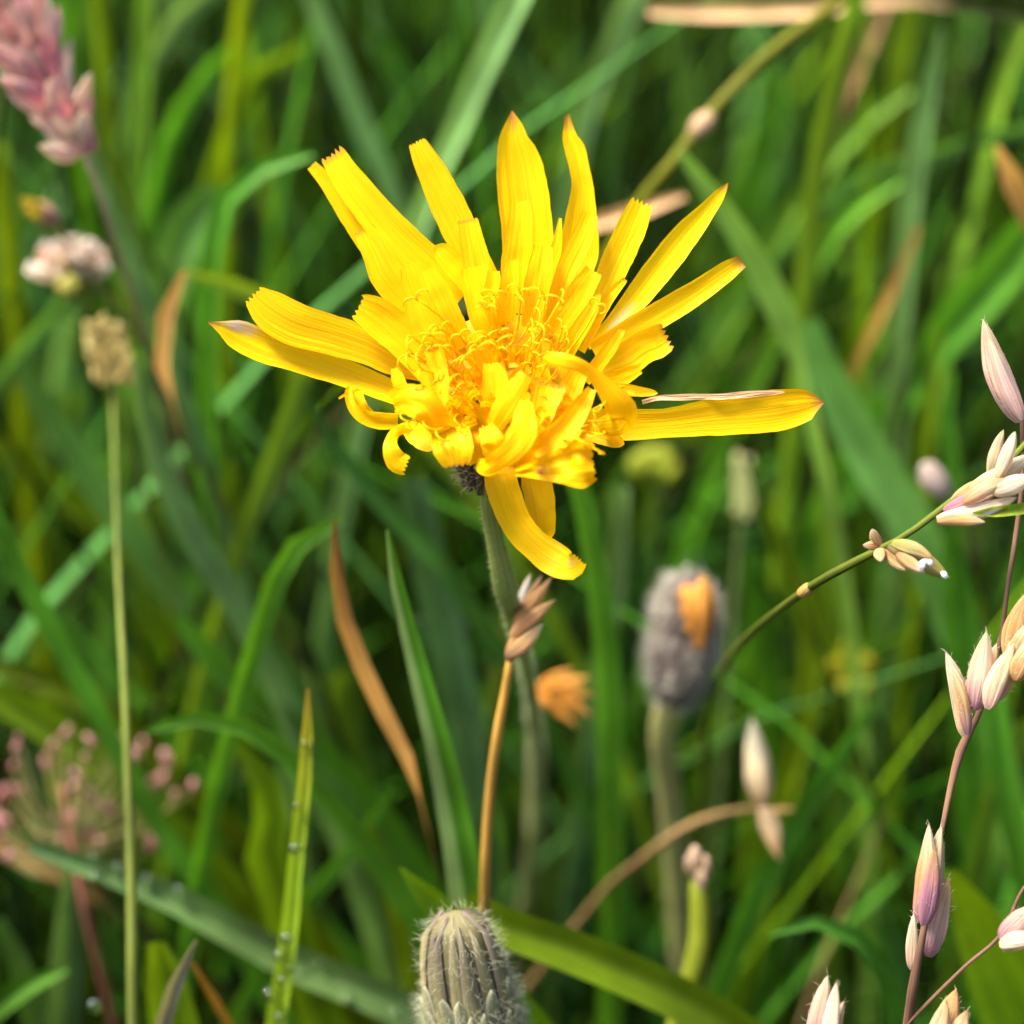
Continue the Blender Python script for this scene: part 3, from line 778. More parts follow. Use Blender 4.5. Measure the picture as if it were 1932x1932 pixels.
# --- clover-like head
sp_, sr = stalk_pts([(150, 515, 1.34, 26), (185, 545, 1.34, 20), (240, 600, 1.34, 14), (300, 710, 1.36, 14), (350, 830, 1.38, 14), (420, 950, 1.40, 14)])
th = Thing('clover_head', 'small white and pink clover head below the pink grass spike', 'flower', sp_[-1])
th.part('stem', tube(sp_, sr, 8, (0.14, 0.18, 0.03)), M_STALK)
rg = random.Random(5)
for i in range(120):
    a = rg.uniform(-.12, math.pi + .12); q = rg.uniform(.35, 1.0); dz = rg.uniform(-1, 1)
    tx, ty = 132 + math.cos(a) * 84 * q, 506 - math.sin(a) * 66 * q
    bx, by = 132 + math.cos(a) * 26 * q, 522 - math.sin(a) * 16 * q
    c = rg.random()
    cc = (.92, .88, .80) if c < .68 else ((.84, .64, .56) if c < .85 else (.76, .66, .42))
    th.part('floret', husk_geo(P(bx, by, 1.34 + dz * .02), P(tx, ty, 1.34 + dz * .035 - (1 - q) * .04), 20 * MM * 1.34, (.5, .45, .10), cc, cc, seed=i, point=.6, bulge=.6), M_FLORET)
th.part('calyx', husk_geo(P(165, 560, 1.40), P(112, 522, 1.40), 46 * MM * 1.34, (.14, .17, .03), (.34, .34, .05), (.46, .40, .12), flat=.9, point=.4), M_BRACT)
# small yellow withered bud above it
sp_, sr = stalk_pts([(98, 412, 1.3, 12), (118, 440, 1.3, 12), (150, 520, 1.32, 10), (190, 640, 1.34, 10)])
th = Thing('withered_bud', 'tiny yellow bud with a purple brown cup above the clover head', 'bud', sp_[-1], 'small buds among the grass')
th.part('stem', tube(sp_, sr, 6, (0.15, 0.16, 0.03)), M_STALK)
th.part('cup', husk_geo(P(112, 420, 1.3), P(62, 386, 1.3), 40 * MM * 1.3, (.26, .13, .13), (.38, .20, .16), (.45, .3, .05), flat=.9, point=.5), M_BRACT)
for tx, ty in ((40, 376), (46, 398), (56, 380), (62, 410)):
    th.part('petal', husk_geo(P(88, 400, 1.295), P(tx, ty, 1.29), 18 * MM * 1.3, (.4, .28, .03), (.5, .38, .02), (.5, .36, .02), point=.5), M_FLORET)

# --- pale seed head on its long stem
sp_, sr = stalk_pts([(212, 720, 1.3, 7), (214, 800, 1.28, 8), (217, 900, 1.25, 9), (224, 1100, 1.20, 11), (235, 1300, 1.16, 15), (243, 1500, 1.15, 18), (249, 1720, 1.14, 21), (252, 1950, 1.14, 23)])
th = Thing('pale_seed_head', 'pale yellow oval seed head on a long thin stem left of the orange blade', 'grass stalk', sp_[-1], 'flowering grass stalks')
th.part('stem', tube(sp_, sr, 8, (0.15, 0.19, 0.035)), M_STALK)
rg = random.Random(8)
for i in range(90):
    t = i / 89
    q = np.array([214, 728]) * (1 - t) + np.array([192, 622]) * t
    s = rg.uniform(-1, 1); dz = rg.uniform(-1, 1)
    e = q + np.array([s * 44, -rg.uniform(18, 36)])
    th.part('husk', husk_geo(P(q[0] + s * 24, q[1], 1.3 + dz * .012), P(e[0], e[1], 1.3 + dz * .02), 19 * MM * 1.2, (.50, .42, .13), (.60, .50, .18), (.66, .54, .24), seed=i), M_HUSK)

# --- loose pink panicle, lower left
sp_, sr = stalk_pts([(115, 1480, 1.3, 7), (135, 1590, 1.3, 10), (155, 1690, 1.3, 14), (168, 1750, 1.31, 15), (186, 1820, 1.32, 15), (216, 1940, 1.34, 15)])
th = Thing('pink_panicle', 'loose pink grass panicle with round beads at the lower left behind the tan stem', 'grass stalk', sp_[-1], 'flowering grass stalks')
th.part('stem', tube(sp_, sr, 8, (0.30, 0.11, 0.08)), M_STALK)
BEADS = [(30, 1412, 20), (102, 1410, 18), (124, 1382, 20), (170, 1400, 22), (160, 1450, 24), (240, 1410, 24), (228, 1395, 20), (314, 1432, 22), (306, 1470, 24), (286, 1480, 20), (364, 1482, 22), (201, 1526, 26),
         (272, 1520, 20), (292, 1586, 32), (138, 1486, 20), (3, 1500, 22), (0, 1545, 26), (168, 1572, 20), (190, 1588, 18), (144, 1462, 20), (250, 1430, 22), (330, 1500, 18), (88, 1440, 18)]
rg = random.Random(12)
BEADS = [(x, y, w * .8) for x, y, w in BEADS] + [(rg.uniform(-10, 300), rg.uniform(1390, 1620), rg.uniform(8, 14)) for _ in range(24)]
for i, (x, y, w) in enumerate(BEADS):
    dz = .06 + rg.uniform(-.05, .05)
    k = min(1.0, max(0.1, (1690 - y) / 300))
    jx, jy = 155 - 40 * k * rg.uniform(.3, 1), 1690 - 190 * k * rg.uniform(.4, .9)
    jd = 1.34
    b_, r_ = stalk_pts([(x, y + w * .6, 1.3 + dz, 3), ((x * .55 + jx * .45), (y * .5 + jy * .5) + 22, 1.3 + dz * .6, 3.5), (jx, jy, jd, 5)], root=False)
    br = th.part('branch', tube(b_, r_, 5, (0.22, 0.20, 0.07)), M_STALK)
    up = rg.uniform(-.8, .8); w *= rg.uniform(.7, 1.1)
    th.part('bead', husk_geo(P(x - up * w, y + w * .8, 1.3 + dz), P(x + up * w, y - w * 1.0, 1.3 + dz), w * MM * 1.3 * 1.05, (.44, .21, .18), (.52, .22, .24), (.56, .34, .29), flat=.9, point=.55, seed=i), M_FLORET, parent=br)

# --- pale spike behind the right side, yellow flower, small buds
sp_, sr = stalk_pts([(1404, 905, 1.45, 10), (1398, 1000, 1.46, 12), (1390, 1100, 1.48, 14)])
th = Thing('pale_spike', 'pale green knobby spike under the middle of the longest right petal', 'grass stalk', sp_[-1])
th.part('stem', tube(sp_, sr, 6, (0.18, 0.25, 0.08)), M_STALK)
for i in range(12):
    t = i / 11; s = -1 if i % 2 else 1
    th.part('husk', husk_geo(P(1400 + s * 4, 985 - 100 * t, 1.45), P(1404 + s * 14, 955 - 105 * t, 1.45), 22 * MM * 1.45, (.3, .38, .12), (.42, .46, .18), (.5, .5, .25), seed=i), M_HUSK)
sp_, sr = stalk_pts([(1612, 1290, 1.5, 10), (1622, 1340, 1.5, 12), (1630, 1450, 1.56, 12)])
th = Thing('yellow_floret', 'small blurred yellow flower among the grass right of the grey bud', 'flower', sp_[-1])
th.part('stem', tube(sp_, sr, 6, (0.12, 0.2, 0.03)), M_STALK)
for k, (tx, ty) in enumerate(((1606, 1195), (1650, 1240), (1640, 1300), (1590, 1305), (1562, 1250), (1615, 1255))):
    th.part('petal', husk_geo(P(1610, 1268, 1.5), P(tx, ty, 1.49), 36 * MM * 1.5, (.24, .30, .01), (.42, .42, .01), (.46, .44, .02), flat=.4, point=.5, seed=k), M_FLORET)
sp_, sr = stalk_pts([(1238, 910, 1.5, 14), (1240, 980, 1.52, 14), (1240, 1080, 1.56, 14)])
th = Thing('green_bud', 'blurred yellow green bud right below the long right petal base', 'bud', sp_[-1], 'small buds among the grass')
th.part('stem', tube(sp_, sr, 6, (0.12, 0.2, 0.03)), M_STALK)
for k, (tx, ty) in enumerate(((1195, 858), (1225, 840), (1256, 842), (1276, 868), (1240, 862))):
    th.part('bract', husk_geo(P(1236, 918, 1.5), P(tx, ty, 1.49), 44 * MM * 1.5, (.12, .2, .02), (.20, .26, .01), (.26, .30, .02), flat=.7, point=.4, seed=k), M_BRACT)
sp_, sr = stalk_pts([(1316, 1650, 1.2, 26), (1318, 1700, 1.2, 36), (1320, 1766, 1.2, 42), (1306, 1841, 1.2, 44), (1276, 1945, 1.21, 42)])
th = Thing('tan_bud', 'withered tan bud on a yellow green stem below the bent brown stalk', 'bud', sp_[-1], 'small buds among the grass')
th.part('stem', tube(sp_, sr, 10, (0.19, 0.23, 0.015)), M_STALK)
for k, (bx, by, tx, ty, w) in enumerate(((1316, 1662, 1312, 1594, 30), (1312, 1660, 1298, 1612, 22), (1322, 1664, 1330, 1612, 24), (1318, 1690, 1322, 1630, 26))):
    th.part('bract', husk_geo(P(bx, by, 1.2), P(tx, ty, 1.195), w * MM * 1.2, (.3, .26, .1), (.42, .28, .16), (.45, .32, .22), flat=.8, point=.5, seed=k), M_BRACT)
sp_, sr = stalk_pts([(1782, 930, 1.3, 8), (1800, 1000, 1.32, 10), (1810, 1100, 1.36, 10)])
th = Thing('grey_spikelet', 'pale mauve spikelet tip just above the cream florets', 'grass stalk', sp_[-1])
th.part('stem', tube(sp_, sr, 6, (0.15, 0.2, 0.05)), M_STALK)
th.part('husk', husk_geo(P(1790, 940, 1.3), P(1742, 872, 1.3), 46 * MM * 1.3, (.34, .28, .24), (.42, .33, .31), (.42, .36, .3), flat=.6, point=.5), M_HUSK)


# ------------------------------------------------------------------ hairy buds
class Lathe:
    """Egg-shaped body on an axis; gives points and normals on its skin."""
    def __init__(self, base, top, prof):
        self.b, self.t = np.array(base), np.array(top)
        self.ax = self.t - self.b
        self.L = np.linalg.norm(self.ax); self.ax = self.ax / self.L
        vd = self.b - np.array(CAM); vd /= np.linalg.norm(vd)
        self.sx = np.cross(vd, self.ax); self.sx /= np.linalg.norm(self.sx)
        self.sy = np.cross(self.ax, self.sx)          # the side that faces the lens is angle -90 or 90
        if self.sy.dot(vd) > 0:
            self.sy = -self.sy
        self.pt = np.array([p[0] for p in prof]); self.pr = np.array([p[1] for p in prof])

    def r(self, t):
        return float(np.interp(t, self.pt, self.pr))

    def at(self, t, a, lift=0.0):
        rad = self.sx * math.cos(a) + self.sy * math.sin(a)
        return self.b + self.ax * self.L * t + rad * (self.r(t) + lift), rad

    def body(self, col, n=24, seg=24):
        V, U, C = [], [], []
        for i in range(n):
            t = i / (n - 1)
            for k in range(seg):
                V.append(self.at(t, 2 * math.pi * k / seg)[0]); U.append((k / seg * 4, t)); C.append(col)
        f = [(i * seg + k, i * seg + (k + 1) % seg, (i + 1) * seg + (k + 1) % seg, (i + 1) * seg + k) for i in range(n - 1) for k in range(seg)]
        f.append(tuple(range(seg))[::-1]); f.append(tuple(range((n - 1) * seg, n * seg)))
        return V, f, U, C

    def bract(self, t0, t1, a, w, lift, c0, c1, edge, rnd, open_=0.0, twist=0.0):
        """A scale lying on the skin from t0 up to its pointed end at t1, w wide in radians at its widest."""
        n, m = 12, 7
        V, U, C = [], [], []
        for i in range(n):
            s = i / (n - 1)
            t = t0 + (t1 - t0) * s
            ww = w * (0.75 + 0.5 * s) * (1 - s ** 3.0) ** 0.7 + 0.004
            for j in range(m):
                q = j / (m - 1) * 2 - 1
                aa = a + q * ww / 2 + twist * s
                p, rad = self.at(t, aa, lift * (1 - 0.55 * q * q) + open_ * s ** 3)
                V.append(p)
                U.append((j / (m - 1) * 1.3 + rnd, s))
                c = np.array(c0) * (1 - s) + np.array(c1) * s
                if abs(q) > 0.8 or s > 0.93:
                    c = np.array(edge)
                C.append(c)
        return V, grid_faces(n, m), U, C


# front bud at the bottom
d0 = 1.05
B = Lathe(P(918, 2075, d0 + .02), P(858, 1722, d0 - .015), [(0, 8 * MM), (.06, 50 * MM), (.2, 78 * MM), (.42, 80 * MM), (.62, 76 * MM), (.8, 68 * MM), (.92, 54 * MM), (.98, 36 * MM), (1, 10 * MM)])
sp_, sr = stalk_pts([(914, 2050, d0 + .02, 60), (924, 2110, d0 + .03, 48), (940, 2250, d0 + .08, 42)])
th = Thing('front_bud', 'closed hairy hawkbit bud with beige striped bracts at the bottom', 'bud', sp_[-1], 'hawkbit buds')
th.part('stem', tube(sp_, sr, 12, (0.16, 0.18, 0.06)), M_STALK)
th.part('bud_core', B.body((0.15, 0.14, 0.06)), M_BRACT)
rg = random.Random(21)
for k in range(15):
    a = 2 * math.pi * k / 15 + .2 + rg.uniform(-.07, .07)
    c = rg.choice([(.32, .29, .13), (.21, .19, .11), (.36, .31, .08), (.13, .115, .09), (.28, .26, .13)])
    th.part('bract', B.bract(.12, 1.0 + rg.uniform(-.015, .012), a, .47, .0002 + .00022 * (k % 2) + rg.uniform(0, .0001), (.40, .36, .12), c, (.26, .20, .17), k * .7), M_BRACT)
for row, (t0, t1, nn) in enumerate(((.40, .70, 11), (.26, .56, 13), (.14, .44, 13), (.03, .32, 11), (-.0, .2, 10))):
    for k in range(nn):
        a = 2 * math.pi * (k + .5 * (row % 2)) / nn + rg.uniform(-.12, .12)
        c = (rg.uniform(.19, .27), rg.uniform(.23, .29), rg.uniform(.10, .14))
        th.part('bract', B.bract(t0, t1 + rg.uniform(-.05, .05), a, .42 + rg.uniform(-.06, .06), .0004 + .00010 * row, tuple(v * .75 for v in c), (.36, .35, .2), (.50, .50, .36), k + row * .3, open_=.0003), M_BRACT)
R, D = [], []
for _ in range(4600):
    t = rg.uniform(.0, .98); a = rg.uniform(0, 2 * math.pi)
    if t > .62 and rg.random() < .72:
        continue
    p, rad = B.at(t, a, .0006 if t < .6 else .0003)
    R.append(p); D.append(rad * 1.0 + B.ax * rg.uniform(-.5, .6) + np.array([rg.uniform(-.5, .5) for _ in range(3)]))
th.part('hairs', hairs(R, D, .00105, .000015, (.52, .54, .37), bend=.7, seed=22), M_HAIR, stuff=True)

# grey woolly bud with an orange top
d0 = 1.28
B = Lathe(P(1272, 1322, d0 + .02), P(1304, 1090, d0 - .02), [(0, 22 * MM * d0), (.1, 32 * MM * d0), (.25, 47 * MM * d0), (.45, 52 * MM * d0), (.7, 46 * MM * d0), (.85, 40 * MM * d0), (.95, 30 * MM * d0), (1, 14 * MM * d0)])
sp_, sr = stalk_pts([(1272, 1320, d0 + .02, 64), (1258, 1352, d0 + .03, 58), (1250, 1400, d0 + .04, 48), (1262, 1480, d0 + .06, 46), (1270, 1560, d0 + .08, 46), (1278, 1640, d0 + .1, 46)])
th = Thing('woolly_bud', 'grey woolly bud with an orange opening on a pale stem right of the flower', 'bud', sp_[-1], 'hawkbit buds')
th.part('stem', tube(sp_, sr, 12, (0.30, 0.30, 0.10)), M_STALK)
th.part('bud_core', B.body((0.09, 0.07, 0.07)), M_BRACT)
rg = random.Random(31)
for row, (t0, t1, nn) in enumerate(((.25, 1.0, 11), (.12, .68, 12), (.02, .42, 11))):
    for k in range(nn):
        a = 2 * math.pi * (k + .5 * row) / nn
        if row == 0 and abs(((a - math.pi / 2 + .48 + math.pi) % (2 * math.pi)) - math.pi) < .60:
            continue
        th.part('bract', B.bract(t0, t1 + rg.uniform(-.04, .03), a, .5, .0003 + .00015 * row, (.15, .12, .10), (.18, .14, .12), (.22, .18, .16), k), M_BRACT)
for k in range(7):
    a = math.pi / 2 - .48 + (k - 3) * .26
    th.part('petal', B.bract(.62 + abs(k - 3) * .10, 1.10 - abs(k - 3) * .025 - rg.uniform(0, .07), a, .46, .0007 + .0003 * (3 - abs(k - 3)), (.62, .28, .05), (.86, .48, .10), (.88, .52, .14), k), M_PETAL)
R, D = [], []
for _ in range(2200):
    t = rg.uniform(-.02, 1.0); a = rg.uniform(0, 2 * math.pi)
    df = abs(((a - math.pi / 2 + .48 + math.pi) % (2 * math.pi)) - math.pi)
    if df < .85 and t > .64:
        continue
    if mnoise.noise(Vector((math.cos(a) * 1.6, math.sin(a) * 1.6, t * 4.5))) > .12 and rg.random() < .85:
        continue
    p, rad = B.at(max(t, 0), a, .0005)
    R.append(p); D.append(rad + B.ax * rg.uniform(-.5, .7) + np.array([rg.uniform(-.6, .6) for _ in range(3)]))
h1 = hairs(R, D, .0012, .000030, (.60, .57, .50), bend=.8, seed=32)
th.part('hairs', h1, M_HAIR, stuff=True)
th.part('stem_hairs', fuzz(sp_[:40], sr[:40], 700, .0008, .00002, (.55, .55, .42), 33), M_HAIR, stuff=True)

# dewdrops on the upright blade
def drop_geo(c, r):
    V, U, C = [], [], []
    n, seg = 10, 14
    for i in range(n):
        th_ = math.pi * i / (n - 1)
        for k in range(seg):
            a = 2 * math.pi * k / seg
            V.append(np.array(c) + r * np.array([math.sin(th_) * math.cos(a), math.sin(th_) * math.sin(a), 1.15 * math.cos(th_)]))
            U.append((0, 0)); C.append((1, 1, 1))
    f = [(i * seg + k, i * seg + (k + 1) % seg, (i + 1) * seg + (k + 1) % seg, (i + 1) * seg + k) for i in range(n - 1) for k in range(seg)]
    return V, f, U, C


for lab, x, y, r in (('dewdrop on the middle of the upright dewy blade', 556, 1602, 10), ('dewdrop where the upright blade crosses the long dewy blade', 541, 1772, 11),
                     ('dewdrop low on the upright dewy blade', 532, 1850, 8), ('lowest dewdrop on the upright dewy blade at the bottom edge', 527, 1922, 9), ('small dewdrop at the bottom beside the reddish panicle stem', 178, 1900, 14)):
    dd = 1.1 + SLOPE * (y - 1300) * MM / F * 1.1 - .016
    c = P(x, y, dd)
    single('dewdrop', drop_geo(c, r * MM * dd), M_DEW, lab, 'dewdrop', c, group='dewdrops on grass')

rg = random.Random(61)
dew = []
for nm in bpy.data.objects.keys():
    ob = bpy.data.objects[nm]
    lb = ob.get('label', '')
    if lb.startswith(('long dewy green blade', 'upright yellow green blade', 'bluish wide blade beside', 'broad bluish blade behind the sharp')):
        vs = ob.data.vertices
        for _ in range(70):
            i = rg.randrange(7, len(vs) - 7)
            a_, b_ = vs[i].co, vs[min(i + 7, len(vs) - 1)].co
            c = ob.location + a_.lerp(b_, rg.random())
            dew.append(drop_geo(c + (CAM - c).normalized() * .0002, rg.uniform(.00018, .00048)))
ob = bpy.data.objects.new('dew', make_mesh('dew', *merge(dew)[:2], M_DEW))
COL.objects.link(ob); ob['kind'] = 'stuff'; ob['label'] = 'fine dew beading on the grass blades'

# ------------------------------------------------------------------ the hawkbit flower
YEL = (0.94, 0.62, 0.002)
CROP = {'A': (362.25, 181.1), 'B': (935.8, 181.1), 'C': (603.75, 483.0)}
KC = 0.32813
FC = (972.0, 700.0)


def fdep(x, y):
    """Depth of the flower's disc, in flower-distances: it leans back above and comes forward below."""
    dy = (FC[1] - y) * MM
    if dy > 0:
        z = 0.18 * dy
    else:
        a = -dy
        z = -0.50 * min(a, .0048) + 0.35 * max(0, a - .0048)
    return 1.0 + z / F


sp_, sr = stalk_pts([(930, 905, 1.02, 46), (922, 950, 1.03, 34), (936, 1030, 1.045, 34), (952, 1105, 1.06, 42), (972, 1180, 1.11, 32), (998, 1285, 1.20, 26), (1012, 1420, 1.32, 25), (1010, 1560, 1.42, 26), (992, 1720, 1.5, 27)])
FL_ = Thing('yellow_flower', 'large ragged yellow hawkbit flower head on a hairy green stem', 'flower', sp_[-1])
FL_.part('stem', tube(sp_, sr, 14, (0.30, 0.37, 0.09)), M_STALK)
FL_.part('stem_hairs', fuzz(sp_[:60], sr[:60], 2600, .0007, .000014, (.50, .54, .34), 44), M_HAIR, stuff=True)
# cup of dark bracts under the head
cup = Lathe(P(915, 928, 1.03), P(968, 735, 1.018), [(0, 20 * MM), (.12, 34 * MM), (.4, 78 * MM), (.8, 110 * MM), (1, 110 * MM)])
FL_.part('receptacle', cup.body((0.10, 0.10, 0.03)), M_BRACT)
rg = random.Random(51)
for row, (t0, t1, nn) in enumerate(((.05, .95, 16), (0.0, .5, 12))):
    for k in range(nn):
        FL_.part('bract', cup.bract(t0, t1, 2 * math.pi * (k + .5 * row) / nn, .42, .0005 + .0004 * row, (.10, .10, .04), (.05, .04, .03), (.10, .08, .07), k, open_=.0012), M_BRACT)
R, D = [], []
for _ in range(900):
    t = rg.uniform(0, 1); a = rg.uniform(0, 6.283)
    p, rad = cup.at(t, a, .0008)
    R.append(p); D.append(rad + np.array([rg.uniform(-.6, .6) for _ in range(3)]))
FL_.part('bract_hairs', hairs(R, D, .0011, .000018, (.34, .28, .22), bend=.7, seed=52), M_HAIR, stuff=True)

NP = [0]


def petal(crop, rows, layer, tip='teeth', cup_=0.10, worn=False, dz=None, tw=0.0, wave=0.06, tipcol=None, teeth=5, tl=0.07, label=None, base_sink=1.4, crumple=0.022, col=None, patch=None, curl=0.0):
    """rows: (u, v, visible width) from the tip to the base in crop units. layer: how many millimetres nearer the top."""
    NP[0] += 1
    rg = random.Random(900 + NP[0])
    ox, oy = CROP[crop] if crop else (0, 0)
    k = KC if crop else 1.0
    nr = len(rows)
    pr = []
    for i, (u, v, w) in enumerate(rows):
        x, y = ox + u * k, oy + v * k
        f = i / (nr - 1)
        off = -layer * 0.00085 + base_sink * 0.001 * f ** 2
        if dz:
            off += dz[i] * 0.001
        p = P(x, y, fdep(x, y) + off / F)
        pr.append((p.x, p.y, p.z, w * k * MM))
    n, m = 30, 21
    a = catmull(pr, n)
    pts, wd = a[:, :3], np.maximum(a[:, 3], .0001)
    T = frames(pts)
    V, U, C = [], [], []
    ph = rg.uniform(0, 90)
    base_c = np.array(col if col else YEL) * np.array([1, rg.uniform(.93, 1.06), 1])
    if tipcol is None and tip == 'teeth' and rg.random() < .45:
        tipcol, tipf = (.62, .30, .02), .034
    else:
        tipf = .07
    prev = None
    for i in range(n):
        f = i / (n - 1)
        vd = pts[i] - np.array(CAM); vd /= np.linalg.norm(vd)
        wv = np.cross(vd, T[i]); wl = np.linalg.norm(wv)
        wv = wv / (wl + 1e-9)
        if prev is not None and wv.dot(prev) < 0:
            wv = -wv
        prev = wv
        nv = np.cross(wv, T[i])
        if nv.dot(vd) > 0:
            nv = -nv                      # nv points at the lens
        rip = 1 + wave * mnoise.noise(Vector((f * 5, ph, 1)))
        shape = 1.0
        if tip == 'point':
            shape = min(1.0, 0.18 + 0.82 * (f / .12) ** .7) if f < .12 else 1.0
        elif tip == 'round':
            shape = math.sqrt(max(0.02, 1 - (1 - f / .1) ** 2)) if f < .1 else 1.0
        for j in range(m):
            s = j / (m - 1) * 2 - 1
            ww = wd[i] * rip * shape
            edge = 1 + 0.035 * mnoise.noise(Vector((f * 14, ph + 9, s * 0.5 + 3))) + .025 * mnoise.noise(Vector((f * 40, ph + 19, s * 0.5 + 3)))
            rib = (0.004 + .004 * mnoise.noise(Vector((s * 3, f * 3, ph)))) * math.cos((s + 1) * math.pi * teeth) + .02 * mnoise.noise(Vector((s * 1.4, f * 2.5, ph + 4)))
            h = -cup_ * (1 - s * s) + rib + tw * s * .5 - curl * max(0, .18 - f) / .18 * (1 - abs(s) * .3)
            h += crumple * mnoise.noise(Vector((f * 5, s * 1.6, ph))) * 1.2
            p = pts[i] + wv * s * .5 * ww * edge + nv * h * ww
            if i == 0 and tip == 'teeth':
                ph_ = (j % 4)
                ext = (0, .62, 1, .62)[ph_] * rg.uniform(.45, 1.4)
                p = p - T[i] * ext * tl * max(ww, .0006) * 1.7
            V.append(p); U.append((j / (m - 1) * 1.0, f * np.linalg.norm(pts[0] - pts[-1]) / .012))
            c = base_c
            if tipcol is not None and f < tipf:
                g = 1 - f / tipf
                c = base_c * (1 - g) + np.array(tipcol) * g
            if patch is not None:
                pf, ps, pw, pc = patch
                g = max(0, 1 - math.hypot((f - pf) / pw, (s - ps) / .7)) * (0.65 + 0.6 * mnoise.noise(Vector((f * 30, s * 9, ph))))
                g = min(1, max(0, g * 1.8))
                c = c * (1 - g) + np.array(pc) * g
            C.append(c)
    return FL_.part('petal', (V, grid_faces(n, m), U, C), M_WORN if worn else M_PETAL, label=label)


BRN = (.38, .16, .03)
# ---- upper left
petal('A', [(1300, 960, 10), (1130, 905, 20)], 0, dz=None) if False else None
petal('A', [(690, 400, 66), (800, 520, 110), (950, 720, 160), (1100, 900, 190), (1350, 1100, 170)], 0)
petal('A', [(990, 770, 120), (1060, 900, 170), (1130, 1040, 200), (1260, 1180, 190), (1500, 1350, 150)], 0.3, cup_=.05)
petal('A', [(1003, 950, 14), (1035, 1005, 26), (1080, 1090, 40), (1180, 1200, 60)], -.3, teeth=2)
petal('A', [(812, 345, 150), (900, 480, 185), (1010, 620, 205), (1150, 790, 225), (1330, 960, 240), (1560, 1150, 190)], 1.0, tl=.10, cup_=.04)
petal('A', [(1296, 272, 105), (1345, 370, 150), (1400, 480, 182), (1500, 690, 200), (1600, 900, 200), (1720, 1130, 170)], .6, worn=True, cup_=.06, tl=.09)
petal('A', [(1400, 860, 90), (1480, 940, 130), (1600, 1080, 130), (1720, 1250, 110)], 1.4, tip='round')
petal('A', [(1585, 714, 116), (1605, 820, 140), (1640, 980, 160), (1690, 1150, 160), (1750, 1330, 120)], 2.0, tl=.04)
# ---- topmost
petal('A', [(1840, 85, 40), (1848, 180, 124), (1850, 260, 190), (1866, 330, 236), (1889, 450, 286), (1912, 620, 296), (1926, 760, 298), (1929, 920, 290), (1925, 1200, 200)], 0, tip='round', worn=True, cup_=.16, tipcol=(.55, .22, .03), wave=.02, patch=(.03, 0, .09, (.60, .24, .05)), label='topmost petal with a brown folded tip')
petal('B', [(138, 608, 108), (140, 720, 140), (125, 850, 160), (112, 1000, 165), (110, 1250, 140)], 1.6, tl=.06)
petal('B', [(272, 864, 108), (252, 1000, 145), (228, 1150, 150), (205, 1330, 120)], 2.6, tl=.04)
petal('B', [(92, 944, 72), (78, 1080, 100), (62, 1300, 100)], 3.2, tl=.05)
petal('B', [(412, 140, 40), (425, 240, 92), (455, 310, 118), (480, 420, 112), (497, 520, 128), (492, 650, 176), (487, 760, 208), (470, 900, 240), (420, 1120, 170)], .2, worn=True, tipcol=BRN, cup_=.14, teeth=3, tl=.5, wave=.1, tw=.15, label='narrow creased petal with a ragged tip')
petal('B', [(541, 684, 92), (485, 830, 128), (405, 1000, 118), (345, 1180, 110), (295, 1380, 100)], 2.0, tl=.08)
petal('B', [(369, 706, 18), (352, 840, 55), (312, 1000, 85), (240, 1250, 80)], 1.2, teeth=2)
# ---- upper right
petal('B', [(834, 622, 138), (770, 780, 176), (692, 950, 170), (602, 1150, 150), (500, 1350, 110)], .8, tl=.10)
petal('B', [(1333, 500, 34), (1290, 560, 66), (1228, 640, 96), (1105, 782, 152), (962, 962, 164), (805, 1160, 150), (650, 1330, 90), (520, 1430, 70)], .6, tip='round', tipcol=(.45, .16, .03), cup_=.14, patch=(.80, -.2, .10, (.95, .75, .30)), label='long pointed petal with a brown tip')  # pale patch paints a whitish glint into the petal colour
petal('B', [(1412, 952, 82), (1330, 1005, 112), (1200, 1098, 134), (1070, 1182, 146), (960, 1246, 150), (800, 1338, 150), (560, 1470, 110)], 1.0, tipcol=BRN, cup_=.12, tl=.05)
petal('B', [(560, 1006, 108), (482, 1130, 148), (402, 1250, 150), (320, 1390, 120)], 3.0, tl=.04)
petal('B', [(742, 1056, 32), (645, 1160, 76), (545, 1320, 92), (470, 1460, 90)], 2.2, teeth=4)
petal('B', [(592, 1138, 32), (535, 1250, 86), (445, 1400, 96), (400, 1500, 80)], 2.8, teeth=3)
petal('B', [(975, 1388, 165), (910, 1420, 190), (850, 1446, 188), (720, 1530, 176), (560, 1590, 120)], 1.2, tl=.07, cup_=.12)
petal('B', [(825, 1572, 60), (760, 1600, 90), (690, 1632, 100), (560, 1660, 90)], .6, tl=.12)
petal('B', [(728, 1342, 40), (655, 1450, 76), (585, 1545, 80), (510, 1640, 70)], 3.0, teeth=4)
petal('B', [(266, 1508, 54), (330, 1512, 76), (405, 1526, 84), (480, 1548, 74), (545, 1590, 74), (620, 1665, 100), (690, 1755, 150), (725, 1820, 176), (690, 1880, 150), (600, 1900, 90)], 4.6, dz=[-1.2, -1.8, -2.2, -2.2, -1.8, -1.2, -.6, 0, 1.4, 2.6], tip='round', cup_=-.14, label='petal twisted into a bent ribbon')
